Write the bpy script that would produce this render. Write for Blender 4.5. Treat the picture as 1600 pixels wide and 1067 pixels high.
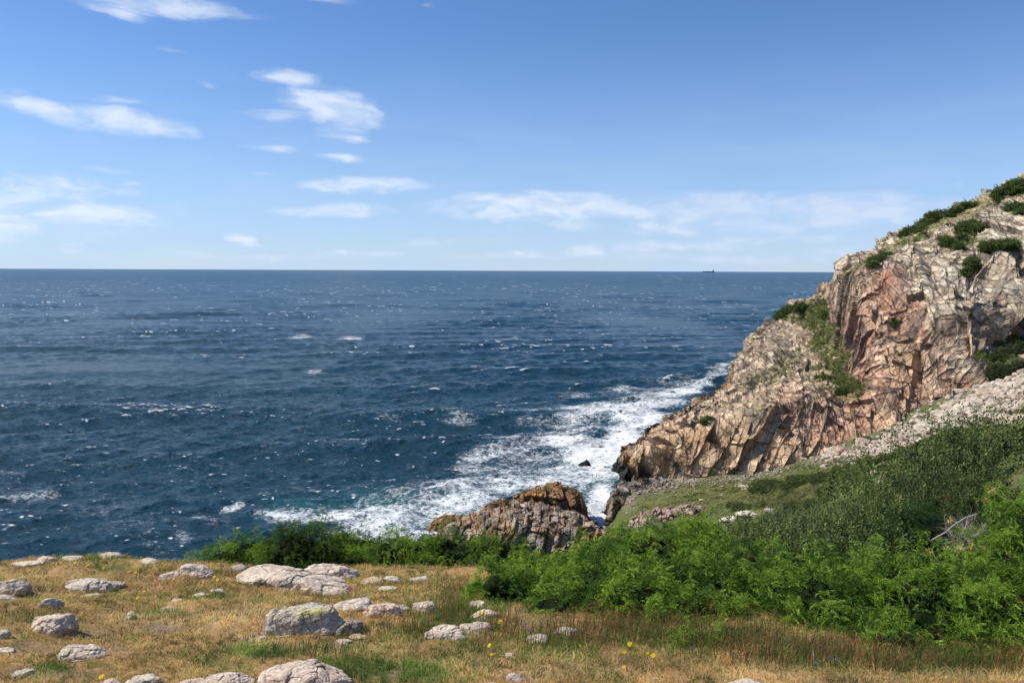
import bpy, bmesh, math, random
import numpy as np
from mathutils import Matrix, Vector
for _o in list(bpy.data.objects): bpy.data.objects.remove(_o)
rng = np.random.default_rng(7)
SC = bpy.context.scene
COL = SC.collection
R = math.radians

# ------------------------------------------------------------------ camera
EYE = 36.0                      # metres above the sea
FPX = 1244.0                    # focal length in pixels of the 1600 px wide photograph
PITCH, ROLL = R(5.08), R(0.24)
cam_d = bpy.data.cameras.new('camera'); cam = bpy.data.objects.new('camera', cam_d); COL.objects.link(cam)
cam_d.sensor_width = 36; cam_d.lens = 36*FPX/1600; cam_d.clip_start = .1; cam_d.clip_end = 300000
MW = Matrix.Translation((0, 0, EYE)) @ Matrix.Rotation(R(90)-PITCH, 4, 'X') @ Matrix.Rotation(ROLL, 4, 'Z')
cam.matrix_world = MW
SC.camera = cam
M3 = np.array(MW.to_3x3())

# ------------------------------------------------------------------ light
SUN_EL, SUN_AZ = R(47), R(-82)          # azimuth from +Y towards +X: the sun stands to the left
sd = (math.sin(SUN_AZ)*math.cos(SUN_EL), math.cos(SUN_AZ)*math.cos(SUN_EL), math.sin(SUN_EL))
sun_d = bpy.data.lights.new('sun', 'SUN'); sun = bpy.data.objects.new('sun', sun_d); COL.objects.link(sun)
sun_d.energy = 5.0; sun_d.angle = R(.53); sun_d.color = (1, .92, .80)
sun.rotation_euler = Vector(sd).to_track_quat('Z', 'Y').to_euler()
SC.view_settings.view_transform = 'Standard'; SC.view_settings.look = 'None'
SC.view_settings.exposure = 0.1; SC.view_settings.gamma = 1; SC.view_settings.use_curve_mapping = False

class NT:
    """short-hand for building node trees"""
    def __init__(s, nt): s.nt = nt; nt.nodes.clear()
    def n(s, t, ins=None, **kw):
        nd = s.nt.nodes.new(t)
        for k, v in kw.items(): setattr(nd, k, v)
        for k, v in (ins or {}).items(): s.set(nd.inputs[k], v)
        return nd
    def set(s, sock, v):
        if hasattr(v, 'is_output'): s.nt.links.new(v, sock)
        else: sock.default_value = v
    def m(s, op, a, b=None, c=None, clamp=False):
        nd = s.nt.nodes.new('ShaderNodeMath'); nd.operation = op; nd.use_clamp = clamp
        for i, v in enumerate((a, b, c)):
            if v is not None: s.set(nd.inputs[i], v)
        return nd.outputs[0]
    def noise(s, vec, scale, detail=4, rough=.55, dist=0, dim='3D'):
        nd = s.n('ShaderNodeTexNoise', {'Scale': scale, 'Detail': detail, 'Roughness': rough, 'Distortion': dist}, noise_dimensions=dim)
        s.set(nd.inputs['Vector'], vec); return nd.outputs['Fac']
    def ss(s, v, a, b, lo=0., hi=1.):
        nd = s.n('ShaderNodeMapRange', {'From Min': a, 'From Max': b, 'To Min': lo, 'To Max': hi}, interpolation_type='SMOOTHSTEP')
        s.set(nd.inputs['Value'], v); return nd.outputs[0]
    def mix(s, f, a, b, mode='MIX'):
        nd = s.n('ShaderNodeMix', data_type='RGBA', blend_type=mode)
        s.set(nd.inputs[0], f); s.set(nd.inputs[6], a); s.set(nd.inputs[7], b); return nd.outputs[2]
    def map(s, vec, loc=(0, 0, 0), rot=(0, 0, 0), sc=(1, 1, 1), vt='POINT'):
        nd = s.n('ShaderNodeMapping', {'Location': loc, 'Rotation': rot, 'Scale': sc}, vector_type=vt)
        s.set(nd.inputs['Vector'], vec); return nd.outputs[0]

def srgb(r, g, b):
    return tuple((c/12.92 if c <= .04045 else ((c+.055)/1.055)**2.4) for c in (r/255, g/255, b/255)) + (1.,)

def pix_dir(px, py):
    px = np.asarray(px, float); py = np.asarray(py, float)
    d = np.stack([(px-800)/FPX, -(py-533.5)/FPX, -np.ones_like(px*py)], -1)
    return d @ M3.T
def P(px, py, Y):
    """world point seen at a pixel of the photograph, Y metres ahead"""
    d = pix_dir(px, py); t = np.asarray(Y, float)/d[..., 1]
    p = d*t[..., None]; p[..., 2] += EYE; return p
def proj(p):
    q = (p - np.array([0, 0, EYE])) @ M3
    z = np.maximum(-q[..., 2], 1e-3)
    return q[..., 0]/z*FPX+800, 533.5 - q[..., 1]/z*FPX

# ------------------------------------------------------------------ sky: air + authored clouds, fixed to compass directions
world = bpy.data.worlds.new('World'); SC.world = world; world.use_nodes = True
w = NT(world.node_tree)
sky = w.n('ShaderNodeTexSky', sky_type='NISHITA', sun_disc=False, sun_elevation=SUN_EL, sun_rotation=SUN_AZ,
          altitude=0, air_density=1.0, dust_density=0, ozone_density=6)
tc = w.n('ShaderNodeTexCoord').outputs['Generated']
sx = w.n('ShaderNodeSeparateXYZ'); w.set(sx.inputs[0], tc)
az = w.m('ARCTAN2', sx.outputs[0], sx.outputs[1]); el = w.m('ARCSINE', sx.outputs[2])
ae = w.n('ShaderNodeCombineXYZ', {'X': az, 'Y': el}).outputs[0]
st = w.map(ae, sc=(1, 3.2, 1))
n1 = w.n('ShaderNodeTexNoise', {'Scale': 9, 'Detail': 3}); w.set(n1.inputs['Vector'], st)
warp = w.n('ShaderNodeVectorMath', operation='SUBTRACT'); w.set(warp.inputs[0], n1.outputs['Color']); warp.inputs[1].default_value = (.5, .5, .5)
warp2 = w.n('ShaderNodeVectorMath', operation='MULTIPLY'); w.set(warp2.inputs[0], warp.outputs[0]); warp2.inputs[1].default_value = (.10, .022, 0)
aew = w.n('ShaderNodeVectorMath', operation='ADD'); w.set(aew.inputs[0], ae); w.set(aew.inputs[1], warp2.outputs[0])
# px, py, half width, half height, tilt (deg, + = falls to the right), strength
CLOUDS = [(60,168,170,16,11,.8),(200,190,105,15,7,1.0),(20,143,45,10,6,.5),(180,158,36,9,0,.6),(270,80,28,5,4,.4),(322,134,18,6,0,.35),
 (240,4,150,16,0,.8),(180,14,40,12,20,.6),(470,128,60,14,5,.8),(520,168,75,26,8,1.15),(440,182,70,10,-4,.6),(545,185,50,24,-30,.8),(540,214,40,8,4,.8),
 (430,232,65,7,6,.5),(545,246,46,8,0,.9),(565,288,100,14,0,1.05),(640,286,30,8,0,.5),(535,328,95,11,-2,.85),(410,272,40,4,0,.3),
 (60,285,130,15,0,.8),(175,263,38,6,3,.5),(200,285,20,6,-20,.4),(100,335,180,26,-2,.85),(20,345,160,30,0,.7),(120,355,120,16,0,.6),
 (840,322,170,24,0,1.15),(960,330,120,16,0,.8),(880,302,45,8,0,.6),(1090,322,90,20,0,.95),(1160,315,40,16,0,.8),(1040,355,110,18,0,.75),(1130,345,80,18,0,.6),(1250,315,140,16,2,.55),
 (1400,315,110,13,3,.5),(1410,342,60,14,0,.6),(1060,385,190,11,-2,.75),(1190,382,60,9,0,.6),(880,395,190,9,-2,.6),(1280,375,90,9,0,.55),(1330,395,110,10,0,.35),
 (375,373,22,9,15,.75),(118,386,26,7,0,.55),(15,374,40,8,5,.5),(260,385,30,6,0,.4),(560,395,140,7,0,.4),(700,380,120,12,0,.3),(1510,290,28,10,-20,.35),
 (520,5,40,6,5,.35),(665,10,14,4,0,.3),(1290,350,60,7,0,.4),(1330,326,190,24,1,1.0),(1260,350,120,20,0,.8),(1130,330,130,26,0,.95),(60,320,240,60,0,.5),(100,300,160,20,0,.6),(380,398,300,10,0,.35),(1150,402,260,9,0,.5),(1200,345,150,26,0,.5),(900,345,200,22,0,.4),(400,395,120,6,0,.3)]
mask = None
for (cx, cy, hw, hh, tilt, s_) in CLOUDS:
    d = pix_dir(cx, cy); a0 = math.atan2(d[0], d[1]); e0 = math.asin(d[2]/np.linalg.norm(d))
    k = math.cos(a0)
    mp = w.map(aew.outputs[0], loc=(a0, e0, 0), rot=(0, 0, -R(tilt)), sc=(hw*1.25/FPX*k*k+.002, hh*1.35/FPX*k, 1), vt='TEXTURE')
    g = w.n('ShaderNodeTexGradient', gradient_type='SPHERICAL'); w.set(g.inputs[0], mp)
    v = w.m('MULTIPLY', g.outputs['Fac'], s_)
    mask = v if mask is None else w.m('MAXIMUM', mask, v)
na = w.noise(w.map(aew.outputs[0], sc=(1, 2.6, 1)), 22, 6, .53, .2)
nb = w.noise(w.map(aew.outputs[0], rot=(0, 0, R(-8)), sc=(1, 5, 1)), 7, 4, .5)
cov = w.m('ADD', w.m('MULTIPLY', mask, 1.6), w.m('MULTIPLY', w.m('SUBTRACT', na, .55), 1.7))
cov = w.m('ADD', cov, w.m('MULTIPLY', w.m('SUBTRACT', nb, .5), .8))
cov = w.m('MULTIPLY', w.ss(cov, -.15, 1.35), w.ss(mask, 0., .35))
lowhaze = w.m('MULTIPLY', w.ss(el, .30, -.02), w.ss(nb, .3, .8, .50, .80))
skyt = None
cov = w.m('MULTIPLY', cov, .76)
# thicker cloud has greyer, bluer undersides in the band at the right
ccol = w.mix(w.ss(na, .35, .62), (5.4, 6.6, 8.6, 1), (7.6, 8.3, 9.4, 1))
ccol = w.mix(w.m('MULTIPLY', w.ss(az, .02, .28), .5), ccol, (4.9, 6.0, 8.1, 1))
skyt = w.mix(1., sky.outputs[0], (.85, .985, 1.18, 1), 'MULTIPLY')      # the camera's cool daylight white balance
skyt = w.mix(lowhaze, skyt, (4.5, 6.0, 8.7, 1))
skyc = w.mix(cov, skyt, ccol)
bg = w.n('ShaderNodeBackground', {'Strength': .105}); w.set(bg.inputs['Color'], skyc)
wo = w.n('ShaderNodeOutputWorld'); w.set(wo.inputs[0], bg.outputs[0])
world.cycles.sampling_method = 'MANUAL'; world.cycles.sample_map_resolution = 512
SC.cycles.max_bounces = 5; SC.cycles.diffuse_bounces = 3; SC.cycles.glossy_bounces = 2; SC.cycles.transparent_max_bounces = 4
SC.cycles.sample_clamp_indirect = 4

# ------------------------------------------------------------------ helpers
def tag(o, label=None, cat=None, group=None, kind=None):
    if label: o['label'] = label
    if cat: o['category'] = cat
    if group: o['group'] = group
    if kind: o['kind'] = kind
    return o
def empty(name, loc, label, cat, group=None):
    o = bpy.data.objects.new(name, None); COL.objects.link(o); o.location = loc; o.empty_display_size = .2
    return tag(o, label, cat, group)
def make_mesh(name, co, faces, col=None, extra=None, smooth=False):
    """faces: int array (n,3) or (n,4)"""
    me = bpy.data.meshes.new(name); co = np.ascontiguousarray(co, np.float32); faces = np.ascontiguousarray(faces, np.int32)
    k = faces.shape[1]
    me.vertices.add(len(co)); me.vertices.foreach_set('co', co.ravel())
    me.loops.add(faces.size); me.loops.foreach_set('vertex_index', faces.ravel())
    me.polygons.add(len(faces)); me.polygons.foreach_set('loop_start', np.arange(0, faces.size, k, dtype=np.int32))
    me.polygons.foreach_set('loop_total', np.full(len(faces), k, np.int32))
    me.polygons.foreach_set('use_smooth', np.full(len(faces), smooth, bool))
    me.update(calc_edges=True)
    if col is not None:
        a = me.color_attributes.new('Col', 'FLOAT_COLOR', 'POINT')
        c = np.ones((len(co), 4), np.float32); c[:, :3] = col; a.data.foreach_set('color', c.ravel())
    for k2, v in (extra or {}).items():
        a = me.attributes.new(k2, 'FLOAT', 'POINT'); a.data.foreach_set('value', np.ascontiguousarray(v, np.float32))
    return me
def link(name, me, mat, parent=None, loc=(0, 0, 0)):
    o = bpy.data.objects.new(name, me); COL.objects.link(o); o.location = loc
    if mat is not None and not me.materials: me.materials.append(mat)
    if parent is not None: o.parent = parent
    return o
def grid_faces(nu, nv):
    i = np.arange(nu*nv).reshape(nu, nv)
    return np.stack([i[:-1, :-1], i[1:, :-1], i[1:, 1:], i[:-1, 1:]], -1).reshape(-1, 4)

def _h(ix, iy, iz, seed):
    with np.errstate(over='ignore'):
        h = (ix.astype(np.uint32)*np.uint32(374761393) + iy.astype(np.uint32)*np.uint32(668265263) + iz.astype(np.uint32)*np.uint32(2246822519) + np.uint32(seed*3266489917 & 0xffffffff))
        h = (h ^ (h >> np.uint32(15)))*np.uint32(2246822519); h = (h ^ (h >> np.uint32(13)))*np.uint32(3266489917)
        return h ^ (h >> np.uint32(16))
def _f(h, k=0):
    with np.errstate(over='ignore'):
        h = (h + np.uint32(k*2654435761 & 0xffffffff))*np.uint32(2246822519); h = h ^ (h >> np.uint32(15)); h = h*np.uint32(3266489917); h = h ^ (h >> np.uint32(14))
    return (h & np.uint32(0xffffff)).astype(np.float32)/16777216.
def vnoise(p, seed=0):
    p = np.asarray(p, np.float32); i = np.floor(p).astype(np.int64); f = p-i; f = f*f*f*(f*(f*6-15)+10)
    out = 0
    for dx in (0, 1):
        wx = f[:, 0] if dx else 1-f[:, 0]
        for dy in (0, 1):
            wy = f[:, 1] if dy else 1-f[:, 1]
            for dz in (0, 1):
                wz = f[:, 2] if dz else 1-f[:, 2]
                out = out + wx*wy*wz*_f(_h(i[:, 0]+dx, i[:, 1]+dy, i[:, 2]+dz, seed))
    return out*2-1
def fbm(p, oct=4, seed=0, gain=.5):
    p = np.asarray(p, np.float32)
    if p.shape[1] == 2: p = np.concatenate([p, np.zeros((len(p), 1), np.float32)], 1)
    o, a, t = 0, 1., 0
    for k in range(oct):
        o = o + a*vnoise(p*(2.03**k)+17.3*k, seed+k); t += a; a *= gain
    return o/t*1.6
def voronoi(p, seed=0, jit=.95):
    """cell hash, vector from cell centre, F2-F1"""
    p = np.asarray(p, np.float32); i = np.floor(p).astype(np.int64); f = (p-i).astype(np.float32)
    n = len(p); d1 = np.full(n, 9e9, np.float32); d2 = d1.copy(); hh = np.zeros(n, np.uint32); vec = np.zeros((n, 3), np.float32)
    for dx in (-1, 0, 1):
        for dy in (-1, 0, 1):
            for dz in (-1, 0, 1):
                h = _h(i[:, 0]+dx, i[:, 1]+dy, i[:, 2]+dz, seed)
                v = np.stack([f[:, 0]-dx-.5-(_f(h, 1)-.5)*jit, f[:, 1]-dy-.5-(_f(h, 2)-.5)*jit, f[:, 2]-dz-.5-(_f(h, 3)-.5)*jit], 1)
                d = (v*v).sum(1)
                c = d < d1
                d2 = np.where(c, d1, np.minimum(d2, d)); d1 = np.where(c, d, d1)
                hh = np.where(c, h, hh); vec = np.where(c[:, None], v, vec)
    return hh, vec, np.sqrt(d2)-np.sqrt(d1)
def facets(p, scale, seed, tilt=.5, step=.5, crack=.3, cw=.08, frame=None, stretch=(1, 1, 1), warp=.25):
    """displacement of blocky jointed rock; scale = block size in metres"""
    q = p @ frame if frame is not None else p
    q = q/(np.array(stretch)*scale)
    wv = np.stack([fbm(q*.9, 2, seed+5), fbm(q*.9+31, 2, seed+6), fbm(q*.9+57, 2, seed+7)], 1)*warp
    h, v, e = voronoi(q+wv, seed)
    K = np.array([(.75, -.15, -.1), (-.55, .1, .5), (.1, -.2, -.8), (.35, .2, .7)], np.float32)[(h >> np.uint32(5)) & np.uint32(3)]
    J = np.stack([_f(h, 4)-.5, _f(h, 5)-.5, _f(h, 6)-.5], 1)*.9
    d = (v*(K+J)).sum(1)*tilt + (_f(h, 7)-.5)*2*step - crack*np.exp(-e/cw)
    return d*scale, _f(h, 8), e
def joints(p, size, seed, frame, tilt=.3, step=.16, crack=.12, cw=.05, stretch=(1, 1, 1), wob=.10):
    """displacement of rock cut by three sets of nearly straight joints into staggered blocks"""
    q = (p @ frame)/(np.array(stretch)*size); s2 = seed*7+1
    wn = [fbm(q*.35+31*k, 2, s2+k)*wob*3 for k in range(3)]
    def line(x, key):
        x = x+.33*vnoise(np.stack([x*.9, key, key*0], 1), s2+9)
        i = np.floor(x); return i, x-i
    z0 = np.zeros(len(p)); i, fa = line(q[:, 0]+wn[0], z0)
    hi = _f(_h(i.astype(np.int64), z0.astype(np.int64), z0.astype(np.int64), s2)); j, fb = line(q[:, 1]+wn[1]+hi*5.3, hi*50)
    hj = _f(_h(i.astype(np.int64), j.astype(np.int64), z0.astype(np.int64), s2+1)); k, fc2 = line(q[:, 2]+wn[2]+hj*7.1, hj*50)
    h = _h(i.astype(np.int64), j.astype(np.int64), k.astype(np.int64), s2+2)
    e = np.minimum(np.minimum(np.minimum(fa, 1-fa)*stretch[0], np.minimum(fb, 1-fb)*stretch[1]), np.minimum(fc2, 1-fc2)*stretch[2])
    d = ((fa-.5)*(_f(h, 1)*1.6-.6)*stretch[0]+(fb-.5)*(_f(h, 2)*1.6-.8)*stretch[1]+(fc2-.5)*(_f(h, 3)*1.6-1.1)*stretch[2])*tilt*2+(_f(h, 4)-.5)*2*step-crack*np.exp(-e/cw)
    return (d*size).astype(np.float32), _f(h, 8), e
def rotframe(ax, ay, az_):
    return np.array((Matrix.Rotation(R(az_), 3, 'Z') @ Matrix.Rotation(R(ay), 3, 'Y') @ Matrix.Rotation(R(ax), 3, 'X')))
def grid_normals(g):
    du = np.gradient(g, axis=0); dv = np.gradient(g, axis=1); n = np.cross(du, dv)
    return n/np.maximum(np.linalg.norm(n, axis=-1, keepdims=True), 1e-9)
def resample(a, n, axis, sm=True):
    """catmull-rom along one axis of a control net"""
    a = np.moveaxis(np.asarray(a, float), axis, 0); m = len(a)
    t = np.linspace(0, m-1, n); i = np.minimum(t.astype(int), m-2); f = (t-i).reshape((-1,)+(1,)*(a.ndim-1))
    p0 = a[np.maximum(i-1, 0)]; p1 = a[i]; p2 = a[i+1]; p3 = a[np.minimum(i+2, m-1)]
    T = .6
    m1 = (p2-p0)*.5*T; m2 = (p3-p1)*.5*T
    o = (2*f**3-3*f**2+1)*p1 + (f**3-2*f**2+f)*m1 + (-2*f**3+3*f**2)*p2 + (f**3-f**2)*m2
    return np.moveaxis(o, 0, axis)
def blobs(px, py, lst):
    """soft sum of elliptical patches: (x, y, rx, ry, amount[, tilt])"""
    s = np.zeros(len(px), np.float32)
    for b in lst:
        x, y, rx, ry, a = b[:5]; t = R(b[5]) if len(b) > 5 else 0
        dx, dy = px-x, py-y
        u = (dx*math.cos(t)+dy*math.sin(t))/rx; v = (-dx*math.sin(t)+dy*math.cos(t))/ry
        s = np.maximum(s, a*np.exp(-(u*u+v*v)**1.5))
    return s
def lerp(a, b, t):
    t = np.clip(t, 0, 1)[:, None]; return a*(1-t)+np.asarray(b)*t

# ------------------------------------------------------------------ materials
def new_mat(name):
    m = bpy.data.materials.new(name); m.use_nodes = True; return m, NT(m.node_tree)
def mat_rock(name, sc=1., rough=.9, bump=.5, bd=.05, speck=None, crack=None):
    m, t = new_mat(name)
    c = t.n('ShaderNodeAttribute', attribute_name='Col').outputs['Color']
    v = t.n('ShaderNodeTexCoord').outputs['Object']
    a = t.noise(v, 3.1*sc, 8, .65); b = t.noise(v, 14*sc, 6, .7); e = t.noise(v, 60*sc, 3, .6)
    f = t.m('ADD', t.m('MULTIPLY', a, .45), t.m('ADD', t.m('MULTIPLY', b, .35), t.m('MULTIPLY', e, .2)))
    c2 = t.mix(1., c, t.n('ShaderNodeCombineColor', {0: t.ss(f, .3, .7, .66, 1.34), 1: t.ss(f, .3, .7, .64, 1.35), 2: t.ss(f, .3, .7, .62, 1.36)}).outputs[0], 'MULTIPLY')
    if speck:
        for (s_, lo, hi, colr) in speck:
            c2 = t.mix(t.m('MULTIPLY', t.ss(t.noise(v, s_, 5, .7, .2), lo, hi), .85), c2, colr)
    if crack:      # fine joints: narrow open cracks between blocks, at two sizes
        for (cs, wd, amt) in crack:
            wn = t.n('ShaderNodeTexNoise', {'Scale': cs*1.3, 'Detail': 3}); t.set(wn.inputs['Vector'], v)
            wm = t.n('ShaderNodeVectorMath', operation='MULTIPLY_ADD'); t.set(wm.inputs[0], wn.outputs['Color']); wm.inputs[1].default_value = (.16/cs,)*3; t.set(wm.inputs[2], t.map(v, rot=(R(10), R(25), R(20)), sc=(1.25, 1, .7)))
            vo = t.n('ShaderNodeTexVoronoi', {'Scale': cs}, feature='DISTANCE_TO_EDGE'); t.set(vo.inputs['Vector'], wm.outputs[0])
            vc = t.n('ShaderNodeTexVoronoi', {'Scale': cs}, feature='F1'); t.set(vc.inputs['Vector'], wm.outputs[0])
            line = t.ss(vo.outputs['Distance'], 0., wd)
            c2 = t.mix(t.m('MULTIPLY', t.m('SUBTRACT', 1., line), amt), c2, (.13, .09, .065, 1))
            sepc = t.n('ShaderNodeSeparateColor'); t.set(sepc.inputs[0], vc.outputs['Color'])
            c2 = t.mix(1., c2, t.n('ShaderNodeCombineColor', {0: t.ss(sepc.outputs[0], 0., 1., .8, 1.18), 1: t.ss(sepc.outputs[0], 0., 1., .78, 1.2), 2: t.ss(sepc.outputs[0], 0., 1., .76, 1.22)}).outputs[0], 'MULTIPLY')
            # each block face tips its own way
            loc_ = t.n('ShaderNodeVectorMath', operation='SUBTRACT'); t.set(loc_.inputs[0], wm.outputs[0]); t.set(loc_.inputs[1], vc.outputs['Position'])
            tl = t.n('ShaderNodeVectorMath', operation='SUBTRACT'); t.set(tl.inputs[0], vc.outputs['Color']); tl.inputs[1].default_value = (.5, .5, .5)
            dt = t.n('ShaderNodeVectorMath', operation='DOT_PRODUCT'); t.set(dt.inputs[0], loc_.outputs[0]); t.set(dt.inputs[1], tl.outputs[0])
            f = t.m('ADD', f, t.m('ADD', t.m('MULTIPLY', line, .35/cs/bd*.25), t.m('MULTIPLY', dt.outputs['Value'], .8/bd)))
    bp = t.n('ShaderNodeBump', {'Strength': bump, 'Distance': bd}); t.set(bp.inputs['Height'], f)
    p = t.n('ShaderNodeBsdfPrincipled', {'Roughness': rough, 'Specular IOR Level': .25}); t.set(p.inputs['Base Color'], c2); t.set(p.inputs['Normal'], bp.outputs[0])
    o = t.n('ShaderNodeOutputMaterial'); t.set(o.inputs[0], p.outputs[0]); return m
def mat_leaf(name, rough=.55, trans=.25, spec=.3, var=.3, nsc=8):
    m, t = new_mat(name)
    c = t.n('ShaderNodeAttribute', attribute_name='Col').outputs['Color']
    v = t.n('ShaderNodeTexCoord').outputs['Object']
    f = t.noise(v, nsc, 3, .6)
    c2 = t.mix(1., c, t.n('ShaderNodeCombineColor', {0: t.ss(f, .3, .7, 1-var, 1+var), 1: t.ss(f, .3, .7, 1-var*.8, 1+var*.8), 2: t.ss(f, .3, .7, 1-var, 1+var)}).outputs[0], 'MULTIPLY')
    p = t.n('ShaderNodeBsdfPrincipled', {'Roughness': rough, 'Specular IOR Level': spec}); t.set(p.inputs['Base Color'], c2)
    tr = t.n('ShaderNodeBsdfTranslucent'); t.set(tr.inputs['Color'], c2)
    ms = t.n('ShaderNodeMixShader', {0: trans}); t.set(ms.inputs[1], p.outputs[0]); t.set(ms.inputs[2], tr.outputs[0])
    o = t.n('ShaderNodeOutputMaterial'); t.set(o.inputs[0], ms.outputs[0]); return m
def mat_plain(name, col, rough=.6, spec=.3):
    m, t = new_mat(name); v = t.n('ShaderNodeTexCoord').outputs['Object']
    c = t.mix(t.noise(v, 9, 4, .6), tuple(x*.75 for x in col[:3])+(1,), tuple(min(x*1.25, 1) for x in col[:3])+(1,))
    p = t.n('ShaderNodeBsdfPrincipled', {'Roughness': rough, 'Specular IOR Level': spec}); t.set(p.inputs['Base Color'], c)
    o = t.n('ShaderNodeOutputMaterial'); t.set(o.inputs[0], p.outputs[0]); return m
# ------------------------------------------------------------------ terrain (foreground ledge, gully, far meadow)
TC = []   # control points
def tp(px, py, Y): TC.append(P(px, py, Y))
for px in (-700, -100, 400, 800, 1200, 1700, 2300):
    tp(px, 1300, 3.1); tp(px, 1067, 5.0); tp(px, 960, 6.8)
TC.append(np.array([0, 0, EYE-1.65])); TC.append(np.array([3, -1, EYE-1.5])); TC.append(np.array([-3, -1, EYE-1.9]))
TC.append(np.array([8, -4, EYE-.3])); TC.append(np.array([-8, -4, EYE-3])); TC.append(np.array([0, -8, EYE-1])); TC.append(np.array([14, 2, EYE-1.5])); TC.append(np.array([-14, 0, EYE-4]))
for px in (-600, -100, 250, 450, 650, 850): tp(px, 912, 9.5)
tp(1100, 900, 9.5); tp(1500, 885, 9.5); tp(2000, 860, 9.5)
for px, py in ((-800, 900), (-400, 890), (-100, 885), (20, 884), (60, 880), (110, 877), (170, 873), (230, 876), (300, 882), (420, 890), (560, 893), (700, 895), (850, 893)): tp(px, py+16, 12)
tp(1200, 868, 12); tp(1500, 840, 12); tp(1900, 800, 12)
for px in (-700, -200, 100, 350, 560, 750, 900):
    tp(px, 1010, 14); tp(px, 1200, 22); tp(px, 1130, 38); tp(px, 1000, 60); tp(px, 930, 90); tp(px, 880, 120)
tp(950, 870, 16); tp(950, 900, 25); tp(950, 900, 45); tp(950, 885, 70)
tp(1100, 865, 16); tp(1100, 850, 25); tp(1100, 845, 45); tp(1100, 830, 70)
tp(1250, 835, 16); tp(1250, 815, 25); tp(1250, 815, 45)
tp(1250, 786, 75); tp(1250, 745, 98); tp(1250, 722, 118); tp(1250, 705, 135)
tp(1400, 790, 16); tp(1400, 775, 25); tp(1400, 745, 45); tp(1400, 706, 75); tp(1400, 682, 98); tp(1400, 662, 115); tp(1400, 640, 130)
tp(1500, 770, 18); tp(1500, 730, 27); tp(1500, 690, 45); tp(1500, 668, 72); tp(1500, 645, 92); tp(1500, 618, 113); tp(1500, 600, 128)
tp(1600, 720, 18); tp(1600, 695, 27); tp(1600, 662, 45); tp(1600, 645, 72); tp(1600, 618, 88); tp(1600, 582, 107); tp(1600, 550, 125)
tp(1800, 660, 18); tp(1800, 640, 27); tp(1800, 610, 45); tp(1800, 590, 72); tp(1800, 550, 100)
tp(2200, 500, 27); tp(2200, 500, 60); tp(2300, 500, 110)
tp(1170, 812, 72); tp(1170, 782, 92); tp(1170, 752, 112); tp(1170, 738, 124)
tp(1080, 826, 90); tp(1080, 796, 100); tp(1080, 768, 112); tp(1080, 748, 124)
tp(1020, 835, 92); tp(1020, 800, 102); tp(1020, 770, 113); tp(1020, 752, 124)
tp(985, 800, 106); tp(985, 772, 113); tp(1000, 758, 120)
for q in ((935, 840, 108), (930, 830, 122), (955, 800, 128), (968, 778, 137), (975, 770, 145), (940, 862, 95), (915, 862, 95)): tp(*q)
TC = np.array(TC)
def mq(r2): return np.sqrt(r2+1.2)
_A = mq(((TC[:, None, :2]-TC[None, :, :2])**2).sum(-1)) - np.eye(len(TC))*.02
_B = np.concatenate([np.ones((len(TC), 1)), TC[:, :2]], 1)
_K = np.block([[_A, _B], [_B.T, np.zeros((3, 3))]])
_S = np.linalg.solve(_K, np.concatenate([TC[:, 2], np.zeros(3)]))
def ground_z(x, y):
    x = np.asarray(x, float); y = np.asarray(y, float); sh = x.shape; x = x.ravel(); y = y.ravel(); out = np.empty(len(x))
    for s in range(0, len(x), 40000):
        a = slice(s, s+40000); r2 = (x[a, None]-TC[None, :, 0])**2+(y[a, None]-TC[None, :, 1])**2
        out[a] = mq(r2) @ _S[:-3] + _S[-3] + _S[-2]*x[a]+_S[-1]*y[a]
    r = np.hypot(x, y); p2 = np.stack([x, y], 1)
    out += fbm(p2*.9, 4, 3)*.06*np.clip(r/6, .3, 2.5) + fbm(p2/7, 3, 9)*.6*np.clip((r-18)/30, 0, 1)
    return out.reshape(sh)
def on_ground(px, py, y0=3., y1=130.):
    """first place where the line of sight through a pixel meets the ground"""
    px = np.atleast_1d(np.asarray(px, float)); py = np.atleast_1d(np.asarray(py, float))
    Ys = np.geomspace(y0, y1, 260); d = pix_dir(px, py); d = d/d[:, 1:2]
    q = d[:, None, :]*Ys[None, :, None]; q[..., 2] += EYE
    g = ground_z(q[..., 0], q[..., 1]); under = q[..., 2] < g
    i = np.where(under.any(1), under.argmax(1), 259)
    lo = Ys[np.maximum(i-1, 0)]; hi = Ys[i]
    for _ in range(12):
        m = (lo+hi)/2; z = d[:, 2]*m+EYE; u = z < ground_z(d[:, 0]*m, m); hi = np.where(u, m, hi); lo = np.where(u, lo, m)
    p = d*hi[:, None]; p[:, 2] += EYE; return p

# colour fields in the foreground
GREEN = [(580,1045,70,22,1),(650,1055,50,16,1),(420,1020,70,14,.9),(330,1035,60,14,.8),(560,1010,50,14,.6),(500,1010,40,10,.8),(370,1045,40,16,.6),(330,935,50,6,.7),(190,890,40,7,.9),(85,1040,30,9,.7),(720,960,70,30,.65),(640,990,60,20,.6),
 (700,1010,50,18,.5),(140,875,60,5,.7),(870,1010,60,20,.5),(1080,1000,120,25,.7),(1240,1030,90,25,.7),(1450,1035,150,20,.6),(1000,1000,70,26,.5),(240,960,50,6,.4),(240,980,40,10,.5),(120,985,30,8,.5),(740,1010,30,14,.5),(910,1020,40,12,.5),(30,960,50,12,.4),(690,905,60,8,.4),(830,940,40,20,.4)]
DIRT = [(250,985,50,11,1),(140,990,40,9,.8),(60,1010,50,10,.8),(185,1015,40,9,.6),(600,1050,14,12,.9),(110,1050,40,10,.6),(540,1000,30,8,.8),(470,1005,40,6,.6),(800,1060,40,8,.6),(20,1045,30,12,.6)]
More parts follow.
